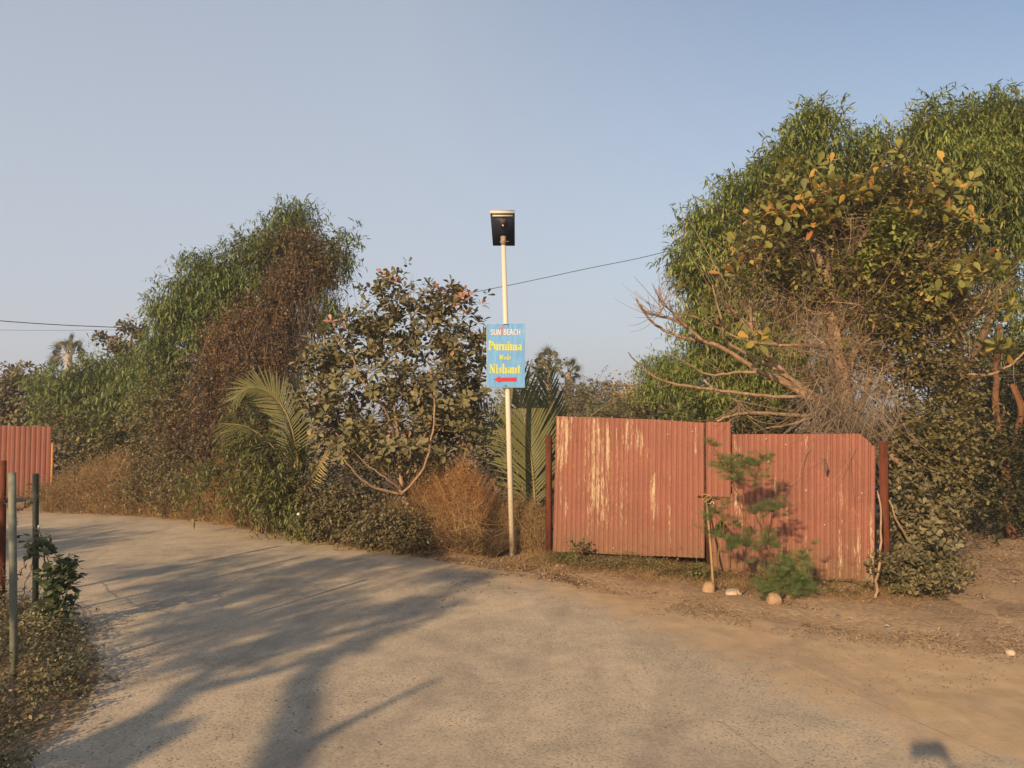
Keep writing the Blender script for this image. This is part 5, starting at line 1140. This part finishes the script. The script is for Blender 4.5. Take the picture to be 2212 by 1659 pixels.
# weed plant by the dark post
t = tree_at('leafy_weed', 'dark green leafy weed with drooping leaves climbing beside the dark pipe post', 'weed', G(112, 1352))
wp = [[(112, 1352, 6.2), (105, 1260, 6.2), (92, 1180, 6.25), (84, 1142, 6.25)], [(112, 1352, 6.2), (128, 1290, 6.1), (142, 1230, 6.1), (150, 1195, 6.1)], [(110, 1350, 6.2), (120, 1290, 6.15), (110, 1230, 6.1), (100, 1200, 6.1)], [(115, 1350, 6.1), (132, 1310, 6.0), (146, 1270, 6.0)]]
limbs(t, [(p, .008, .004) for p in wp], M['weed'], 'stem', 'stem', 5, .006)
crown(t, [dict(b=[(85, 1175, 24, 26, 6.25, .1), (145, 1215, 16, 20, 6.1, .08), (120, 1250, 34, 44, 6.1, .12), (118, 1310, 26, 36, 6.1, .12), (70, 1170, 14, 8, 6.2, .06), (152, 1240, 10, 30, 6.1, .06)], n=190, per=1, rc=.05, k='heart', nl=3, L=.06, m='weed', lo=.1)])
MB().tube([P(84, 1142, 6.25), P(83, 1134, 6.25)], [.012, .004], 6).build('flower', M['wht'], t)

# feathery plants in front of the gate
LG = 'feathery saplings in front of the gate'
def sapling(label, foot, stems, blobs, n, L=.085):
    t = tree_at('feathery_sapling', label, 'plant', foot, LG)
    limbs(t, [(s, .006, .0028) for s in stems], M['bark_warm'], 'stem', 'stem', 5, .008)
    bc = [blob3(b_) for b_ in blobs for _ in range(4)]; P2_ = np.array([c_ + runit(1)[0] * r_ * .8 for c_, r_ in bc]); nodes = np.array([P(*q_) for s_ in stems for q_ in s_[1:]])
    P0_ = np.array([nodes[np.argmin(np.linalg.norm(nodes - q_, axis=1) + .6 * np.maximum(0, nodes[:, 2] - q_[2]))] for q_ in P2_])
    strands('twigs', P0_, (P0_ + P2_) / 2 + UP * .03, P2_, .0026, 4, M['bark_warm'], t, stuff=True)
    crown(t, [dict(b=blobs, n=n, per=3, rc=.09, k='pinnate', nl=7, L=L, m='feather', lo=.1)], 'foliage')
YS = 7.05
sapling('tallest feathery sapling, its spray of fine leaves up near the middle of the gate', G(1660, 1285), [[(1660, 1285, YS), (1640, 1200, YS), (1612, 1120, YS), (1600, 1040, YS), (1575, 985, YS)], [(1612, 1120, YS), (1630, 1040, YS), (1645, 985, YS)], [(1612, 1130, YS), (1590, 1060, YS), (1560, 1000, YS), (1540, 960, YS)]],
        [(1612, 1002, 46, 16, YS, .12), (1568, 1008, 22, 20, YS, .1), (1590, 1030, 26, 14, YS, .1), (1650, 985, 12, 18, YS, .08), (1545, 962, 10, 8, YS, .05), (1615, 1045, 26, 8, YS, .08), (1640, 1020, 16, 24, YS, .1)], 36)
sapling('feathery sapling with one dense round tuft over the right leaf', G(1690, 1290), [[(1690, 1290, YS), (1670, 1210, YS), (1660, 1150, YS), (1668, 1105, YS)], [(1690, 1290, YS), (1715, 1220, YS), (1735, 1195, YS)]],
        [(1672, 1095, 32, 18, YS, .12), (1650, 1112, 20, 14, YS, .1), (1740, 1205, 22, 18, YS, .1), (1700, 1225, 30, 18, YS, .12), (1650, 1170, 26, 22, YS, .1)], 32)
sapling('small feathery sapling beside the leaning stick', G(1590, 1275), [[(1600, 1280, YS + .1), (1585, 1200, YS + .1), (1562, 1150, YS + .1)], [(1600, 1280, YS + .1), (1612, 1200, YS + .1), (1620, 1170, YS + .1)]],
        [(1558, 1158, 20, 12, YS + .1, .08), (1615, 1170, 18, 9, YS + .1, .08), (1565, 1090, 10, 5, YS + .1, .05), (1572, 1130, 26, 6, YS + .1, .06), (1536, 1112, 9, 14, YS + .2, .05), (1580, 1180, 20, 8, YS + .1, .06)], 24)
sapling('dense feathery clump at the ground between the two round stones', G(1690, 1292), [[(1690, 1290, YS), (1700, 1250, YS)]], [(1690, 1262, 44, 24, YS, .18), (1655, 1270, 26, 20, YS, .15), (1730, 1258, 26, 22, YS + .05, .12), (1690, 1235, 40, 14, YS, .12)], 60, .08)
t = tree_at('spiky_seedling', 'small yellowish seedling with drooping narrow leaves beside the stick', 'plant', vt(1551, 7.75))
MB().tube([P(1550, 1240, 7.7), P(1556, 1118, 7.7)], .005, 5).build('stem', M['rachis'], t)
leaf_obj('leaves', (np.repeat(P(1556, 1122, 7.7)[None], 14, 0), norm(np.stack([np.linspace(-1, 1, 14), rng.uniform(-.6, .2, 14), -1.1 + .7 * np.abs(np.linspace(-1, 1, 14)) ** .5 * 0 + rng.uniform(-.5, .3, 14)], -1)), np.repeat(UP[None], 14, 0), np.full(14, .19)), 'lance', M['climber'], t)
WG = 'small weeds at the foot of the gate'
for lab, u, v0, v1, k in (('knee high leafy weed at the left corner of the gate', 1238, 1224, 1152, 0), ('shorter leafy weed right of the first one under the left leaf', 1262, 1222, 1160, 1), ('leaning weed in front of the left leaf corner', 1212, 1222, 1190, 2), ('bushy green weed below the gap between the leaves', 1505, 1262, 1205, 3)):
    f = G(u, v0); t = tree_at('small_weed', lab, 'weed', f, WG); Yw = f[1]
    limbs(t, [([(u, v0, Yw), (u - 2, (v0 + v1) / 2, Yw), (u, v1, Yw)], .005, .003)], M['weed'], 'stem', 'stem', 5, .004)
    crown(t, [dict(b=[(u, (v0 + v1) / 2, 11 if k < 3 else 22, (v0 - v1) * .46, Yw, .06)], n=34 if k < 3 else 70, per=1, rc=.03, k='heart', nl=3, L=.035, m='green', lo=.1)], 'foliage')

# stones
def stone(label, u, v, wpx, hpx, mat, seed, sink=.2):
    f = G(u, v); a = wpx / F * f[1] / 2; h = hpx / F * f[1] / 2; rr = random.Random(seed)
    import bmesh
    bm = bmesh.new(); bmesh.ops.create_icosphere(bm, subdivisions=3, radius=1)
    off = Vector((rr.uniform(0, 9), rr.uniform(0, 9), seed))
    for vv in bm.verts:
        n_ = mnoise.noise(vv.co * .9 + off) * .28 + mnoise.noise(vv.co * 3 + off) * .06; vv.co *= 1 + n_
        for ax_ in (0, 1, 2): vv.co[ax_] = math.copysign(abs(vv.co[ax_]) ** .85, vv.co[ax_])
        vv.co = Vector((vv.co.x * a, vv.co.y * a * .9, vv.co.z * h))
    me = bpy.data.meshes.new('stone'); bm.to_mesh(me); bm.free()
    o = link('stone', me, M[mat]); o.location = (f[0], f[1] + a * .7, h * (1 - sink)); tag(o, label, 'stone', 'loose stones on the verge'); return o
stone('round sandy stone sitting alone on the road edge below the feathery clump', 1677, 1310, 33, 30, 'stone', 1)
stone('upright sandy stone at the foot of the leaning stick', 1533, 1285, 27, 30, 'stone', 2, .3)
stone('flat pale stone lying between the two rounder stones', 1590, 1290, 40, 14, 'stone_pale', 3, .1)
stone('broad low sandy stone half buried under the right gate leaf', 1835, 1282, 60, 24, 'stone', 4, .5)
stone('pale angular stone on the dirt near the right edge', 2186, 1418, 18, 14, 'stone_pale', 5)
stone('small flat stone at the left foot of the gate', 1212, 1228, 26, 10, 'stone', 6, .3)

# gravel, litter
def gravel(name, pts, size, mat):
    n = len(pts); T = np.array([(1,0,0),(-.8,.3,0),(0,.9,.1),(.1,-.9,.05),(.1,.1,.75),(0,0,-.5)]); Fc = [(0,2,4),(2,1,4),(1,3,4),(3,0,4)]
    a = rng.uniform(0, 6.28, n); s = (size * rng.uniform(.35, 1.3, n))[:, None, None]; R = np.stack([np.stack([np.cos(a), -np.sin(a), a*0], -1), np.stack([np.sin(a), np.cos(a), a*0], -1), np.stack([a*0, a*0, a*0+1], -1)], 1)
    V_ = pts[:, None] + s * np.einsum('nij,kj->nki', R, T * rng.uniform(.7, 1.2, (1, 1, 1))[0]); l, st = faces_np(Fc)
    link(name, mesh_np(name, V_.reshape(-1, 3), (l[None] + (np.arange(n)*6)[:, None]).ravel(), (st[None] + (np.arange(n)*len(l))[:, None]).ravel()), M[mat], stuff=True)
M['gravel'] = leafmat('gravel', gain=1.0, stops=[(0, (.14, .1, .075)), (.6, (.26, .2, .14)), (1, (.42, .34, .25))], rough=.95, transl=0, dustf=.2)
def roadpts(n, u0, u1, v0, v1, keep=None, seed=3, f=1.5):
    u = rng.uniform(u0, u1, n); v = rng.uniform(v0, v1, n); p = np.array([G(a, b, .005) for a, b in zip(u, v)])
    if keep is not None: p = p[fnoise(p[:, 0], p[:, 1], f, seed) > keep]
    return p
gravel('gravel', roadpts(1500, 1250, 2212, 1330, 1659, .15, 4), .008, 'gravel')
gravel('gravel', roadpts(900, 1600, 2212, 1350, 1500, -.1, 5), .009, 'gravel')
gravel('gravel', roadpts(500, 950, 1500, 1235, 1330, .0, 6), .011, 'gravel')
gravel('gravel', roadpts(500, 300, 1250, 1400, 1659, .3, 7), .006, 'gravel')
def edgepts(u0, u1, d0, d1):
    return strip(u0, u1, d0, d1)
cover('leaf_litter', clumpy(edgepts(90, 1250, -.3, .9), -.2, 3, 14), 26000, .034, 'litter', .012, 'lance')
cover('leaf_litter', clumpy(edgepts(1180, 2600, -.45, 1.5), -.1, 2.2, 9), 26000, .026, 'litter', .01, 'lance')
cover('leaf_litter', lambda n: np.stack([rng.uniform(4.2, 9, n), rng.uniform(7.5, 12.5, n), np.full(n, .05)], -1), 12000, .04, 'litter', .02, 'lance')
tag(gravel and link('plastic_cup', None, None) if False else MB().tube([P(645, 1113, 10.2), P(645, 1110, 10.2), P(645, 1107.5, 10.2)], [.02, .024, .012], 10).build('plastic_cup', M['wht'], None), 'tiny white plastic cup caught in the green shrub by the road', 'cup')

gravel('soil_clods', gatestrip(.2, 5.5, .35, 1.25)(2600), .014, 'gravel')
cover('leaf_litter', clumpy(gatestrip(-.6, 4.6, -.2, 1.2), .35, 2.6, 31), 16000, .045, 'litter', .025, 'lance')
M['bluebit'] = plain('blue_plastic', (.05, .2, .4), .5)
for lab, u, v, mt, k in (('torn blue plastic scrap on the brown verge right of the gate', 1808, 1330, 'bluebit', 0), ('crumpled white scrap beside the blue one', 1836, 1336, 'wht', 1), ('small white scrap farther right on the dirt', 1915, 1352, 'wht', 2), ('white scrap lying out on the road below the gate', 1387, 1444, 'wht', 3)):
    g = G(u, v, .015); mb = MB(); rr = random.Random(k); pts = [(math.cos(a_) * .022 * rr.uniform(.5, 1.3), math.sin(a_) * .016 * rr.uniform(.5, 1.3), rr.uniform(0, .012)) for a_ in np.linspace(0, 5.4, 7)]
    mb.add(pts + [(0, 0, .014)], [(i_, (i_ + 1) % 7, 7) for i_ in range(7)]); o = mb.build('plastic_scrap', M[mt], None); o.location = tuple(g); tag(o, lab, 'litter', 'scraps of plastic on the ground')

# ------------------------------------------------------------------ trees beside and behind the photographer (their shadows cross the road)
sh_ = np.array([sd[0], sd[1]]) / math.hypot(sd[0], sd[1]); TEL = math.tan(SUN_EL)
def SH(u, v, basexy, jit=0.0):
    """3-D point on the upright plane through basexy facing the sun whose shadow falls on pixel (u, v)"""
    g = G(u, v)[:2]; s = np.dot(g - basexy, sh_) - jit; q = g - sh_ * s; return np.array([q[0], q[1], s * TEL])
bx_ = np.array([-4.3, -3.2])
t = thing('bare_tree', 'small bare tree behind the photographer, its forked shadow lies on the road', 'tree', (bx_[0], bx_[1], 0))
def shb(uvs, r0, r1, base=None, nm='branch'):
    pts = [SH(u, v, bx_, .3 * math.sin(i * 2 + u)) for i, (u, v) in enumerate(uvs)]
    if base is not None: pts = [np.array(base)] + pts
    sp = smooth_path(pts, 5, .01); MB().tube(sp, (r0, r1), 8).build(nm, M['bark'], t, True); return sp
A_ = shb([(150, 1700), (230, 1620), (330, 1545)], .11, .085, (bx_[0], bx_[1], 0), 'trunk')
pA = [shb([(330, 1545), (420, 1490), (520, 1468), (620, 1442), (700, 1415), (800, 1375), (960, 1330)], .07, .012),
      shb([(330, 1545), (410, 1480), (480, 1435), (560, 1405), (640, 1385)], .05, .02),
      shb([(640, 1385), (760, 1365), (880, 1330), (960, 1290), (1040, 1258)], .045, .012),
      shb([(560, 1405), (620, 1360), (700, 1320), (800, 1290)], .035, .012),
      shb([(520, 1430), (500, 1380), (520, 1330)], .03, .01)]
pB = shb([(590, 1700), (625, 1600), (650, 1530), (665, 1470), (690, 1425)], .085, .06, (-1.9, 1.2, .5), 'branch')
pC = shb([(600, 1690), (700, 1590), (800, 1540), (900, 1490), (950, 1468)], .05, .010)
shb([(120, 1640), (230, 1580), (330, 1540)], .05, .02)
# leafy part of its crown
lf_blobs = []
def shadow_leaves(parent, uvr, n, L, mat):
    O = []
    for (u, v, ru, rv) in uvr:
        for _ in range(n):
            a = rng.uniform(0, 6.28); r = math.sqrt(rng.random()); c_ = SH(u + ru * r * math.cos(a), v + rv * r * math.sin(a), bx_, rng.uniform(-1.2, 1.2))
            O.append(c_)
    O = np.array(O); q, _o = scatter(O, runit(len(O)), 3, .16); L4 = k_rosette(q, norm(runit(len(q)) + UP), 7, L); leaf_obj('crown', L4, 'obovate', M[mat], parent)
shadow_leaves(t, [(500, 1400, 130, 34), (700, 1370, 130, 40), (420, 1340, 110, 30), (640, 1300, 150, 30), (860, 1310, 120, 26), (560, 1250, 170, 24), (800, 1225, 180, 18), (980, 1250, 60, 12), (420, 1270, 120, 16), (340, 1235, 140, 12), (600, 1215, 200, 14), (900, 1205, 110, 10), (560, 1330, 200, 40)], 14, .13, 'cashew')
# leafy trees on the bank, out of view to the left
t = thing('roadside_tree', 'leafy tree on the bank out of view, shading the bend of the road', 'tree', (-11.5, 1.5, 0))
MB().tube(smooth_path([(-11.5, 1.5, 0), (-11.4, 1.6, 1.6), (-11.7, 1.3, 3.2)], 4), (.16, .06), 8).build('trunk', M['bark'], t, True)
pos = np.array([-11.5, 1.5, 3.1]) + runit(260) * np.array([1.7, 1.6, 1.0]) * (rng.random((260, 1)) ** .4); q, ow = scatter(pos, norm(pos - np.array([-11.5, 1.5, 3.1])), 5, .35)
leaf_obj('crown', k_rosette(q, ow, 7, .14), 'obovate', M['cashew'], t)
t = thing('bank_bush', 'leafy bush on the bank out of view beside the pipe posts', 'bush', (-6.9, 1.6, 0))
pos = np.array([-6.9, 1.6, .9]) + runit(200) * np.array([1.1, 1.1, .75]) * (rng.random((200, 1)) ** .4); q, ow = scatter(pos, norm(pos - np.array([-6.9, 1.6, .8])), 5, .25)
leaf_obj('foliage', k_twig(q, ow, 6, .09), 'oval', M['olive'], t)
strands('stems', np.array([(-6.9, 1.6, 0)] * 12) + rng.normal(size=(12, 3)) * np.array([.08, .08, 0]), np.array([(-6.9, 1.6, .5)] * 12) + runit(12) * .2, np.array([(-6.9, 1.6, 1.0)] * 12) + runit(12) * .6, .015, 4, M['bark'], t)

# ------------------------------------------------------------------ the photographer, standing behind the camera with phone held up
M['skin'] = plain('skin', (.32, .17, .1), .6, .08); M['shirt'] = plain('blue_grey_shirt', (.16, .2, .28), .85); M['jeans'] = plain('dark_trousers', (.04, .05, .08), .9); M['hair'] = plain('black_hair', (.01, .009, .008), .6); M['shoe'] = plain('brown_sandal', (.08, .045, .03), .7)
per = thing('person', 'person in shirt and dark trousers holding a phone up to photograph the road', 'person', (.22, -.62, 0))
def skin(name, verts, edges, radii, mat, parent, root=0, sub=2, smooth=True):
    me = bpy.data.meshes.new(name); me.from_pydata([tuple(v) for v in verts], edges, []); me.materials.append(mat)
    o = bpy.data.objects.new(name, me); COL.objects.link(o); o.parent = parent
    md = o.modifiers.new('skin', 'SKIN'); md.use_smooth_shade = True
    for i, r in enumerate(radii):
        d = me.skin_vertices[0].data[i]; d.radius = (r, r) if not hasattr(r, '__len__') else r; d.use_root = (i == root)
    s_ = o.modifiers.new('sub', 'SUBSURF'); s_.levels = sub; s_.render_levels = sub; return o
PV = [(0,0,.95), (0,.01,1.12), (0,.02,1.3), (0,.02,1.42), (0,.02,1.5), (0,.05,1.58), (0,.06,1.66),
      (-.1,0,.9), (-.11,.02,.5), (-.11,-.02,.1), (-.12,.1,.05), (.1,0,.9), (.11,.02,.5), (.11,-.02,.1), (.12,.1,.05),
      (-.19,.02,1.4), (-.25,.04,1.12), (-.25,.14,.88), (-.25,.18,.78), (.19,.02,1.4), (.21,.12,1.14), (.16,.34,1.36), (-.12,.55,1.585)]
PE = [(0,1),(1,2),(2,3),(3,4),(4,5),(5,6),(0,7),(7,8),(8,9),(9,10),(0,11),(11,12),(12,13),(13,14),(3,15),(15,16),(16,17),(17,18),(3,19),(19,20),(20,21),(21,22)]
PR = [(.15,.11),(.14,.1),(.17,.11),(.1,.08),.055,.075,.075,.085,.06,.04,.035,.085,.06,.04,.035,.055,.042,.034,.024,.055,.042,.034,.024]
skin('body', PV, PE, PR, M['skin'], per)
skin('shirt', [PV[i] for i in (0,1,2,3,15,16,19,20)] + [tuple(.5*np.array(PV[16])+.5*np.array(PV[17])), tuple(.5*np.array(PV[20])+.5*np.array(PV[21]))], [(0,1),(1,2),(2,3),(3,4),(4,5),(3,6),(6,7),(5,8),(7,9)], [(.17,.125),(.16,.12),(.185,.125),(.11,.09),.07,.056,.07,.056,.048,.048], M['shirt'], per)
skin('trousers', [PV[i] for i in (0,7,8,9,11,12,13)], [(0,1),(1,2),(2,3),(0,4),(4,5),(5,6)], [(.16,.12),.1,.075,.06,.1,.075,.06], M['jeans'], per)
skin('hair', [(0,.0,1.62), (0,.02,1.7), (0,.06,1.735)], [(0,1),(1,2)], [.075,.085,.06], M['hair'], per)
for s in (-1, 1):
    skin('shoe', [(s*.115, -.06, .04), (s*.12, .05, .04), (s*.125, .15, .035)], [(0,1),(1,2)], [(.045,.04),(.05,.04),(.04,.03)], M['shoe'], per)
    if s < 0:
        for k in range(4): skin('finger', [(-.25, .18, .79), (-.265 + k * .012, .19, .73), (-.265 + k * .012, .2, .69)], [(0,1),(1,2)], [.012,.009,.007], M['skin'], per, sub=1)
        skin('thumb', [(-.25, .17, .8), (-.22, .2, .76), (-.215, .21, .73)], [(0,1),(1,2)], [.013,.01,.008], M['skin'], per, sub=1)
        continue
    for k in range(4):      # fingers round the phone's edges
        wx = -.22 + s * .078; z = 1.675 - k * .017
        hand0 = (-.25, .52, 1.585) if s < 0 else (-.12, .57, 1.6)
        skin('finger', [hand0, (wx + s * .006, .575, z), (wx + s * .004, .622, z), (wx - s * .016, .630, z)], [(0,1),(1,2),(2,3)], [.012,.009,.0085,.007], M['skin'], per, sub=1)
    skin('thumb', [(-.25, .5, 1.57) if s < 0 else (-.12, .55, 1.585), (wx, .575, 1.625), (wx - s * .025, .585, 1.65)], [(0,1),(1,2)], [.014,.011,.009], M['skin'], per, sub=1)
nose = MB(); nose.tube([(0, .125, 1.67), (0, .15, 1.645), (0, .135, 1.635)], [.006, .013, .011], 8); nose.build('nose', M['skin'], per, True, world=False)
for s in (-1, 1):
    e = MB(); e.tube([(s * .032, .118, 1.668), (s * .032, .13, 1.668)], [.014, .009], 8); e.build('eye', M['wht'], per, True, world=False)
    e = MB(); e.tube([(s * .085, .06, 1.635), (s * .09, .055, 1.66), (s * .085, .05, 1.685)], [.01, .016, .012], 8); e.build('ear', M['skin'], per, True, world=False)
mo = MB(); mo.tube([(-.022, .124, 1.607), (0, .132, 1.605), (.022, .124, 1.607)], .005, 6); mo.build('mouth', plain('lips', (.25, .09, .07)), per, True, world=False)
ph = thing('phone', 'black smartphone held up in one hand by the photographer', 'phone', (0, -.03, 1.61))
o = MB().box(-.078, .078, -.012, -.003, 0, .077).build('phone_body', M['black'], ph, world=False); bv = o.modifiers.new('b', 'BEVEL'); bv.width = .003; bv.segments = 2

# ------------------------------------------------------------------ the dusty air
hz = MB().box(-420, 420, -70, 650, -1.5, 14).build('haze', None, None, stuff=True)
m, nt_ = nodemat('dusty_air'); vp = N(nt_, 'ShaderNodeVolumePrincipled'); vp.inputs['Density'].default_value = HAZE; vp.inputs['Color'].default_value = (.87, .88, .92, 1); vp.inputs['Anisotropy'].default_value = .2
o_ = N(nt_, 'ShaderNodeOutputMaterial'); nt_.links.new(vp.outputs[0], o_.inputs['Volume']); hz.data.materials.append(m)
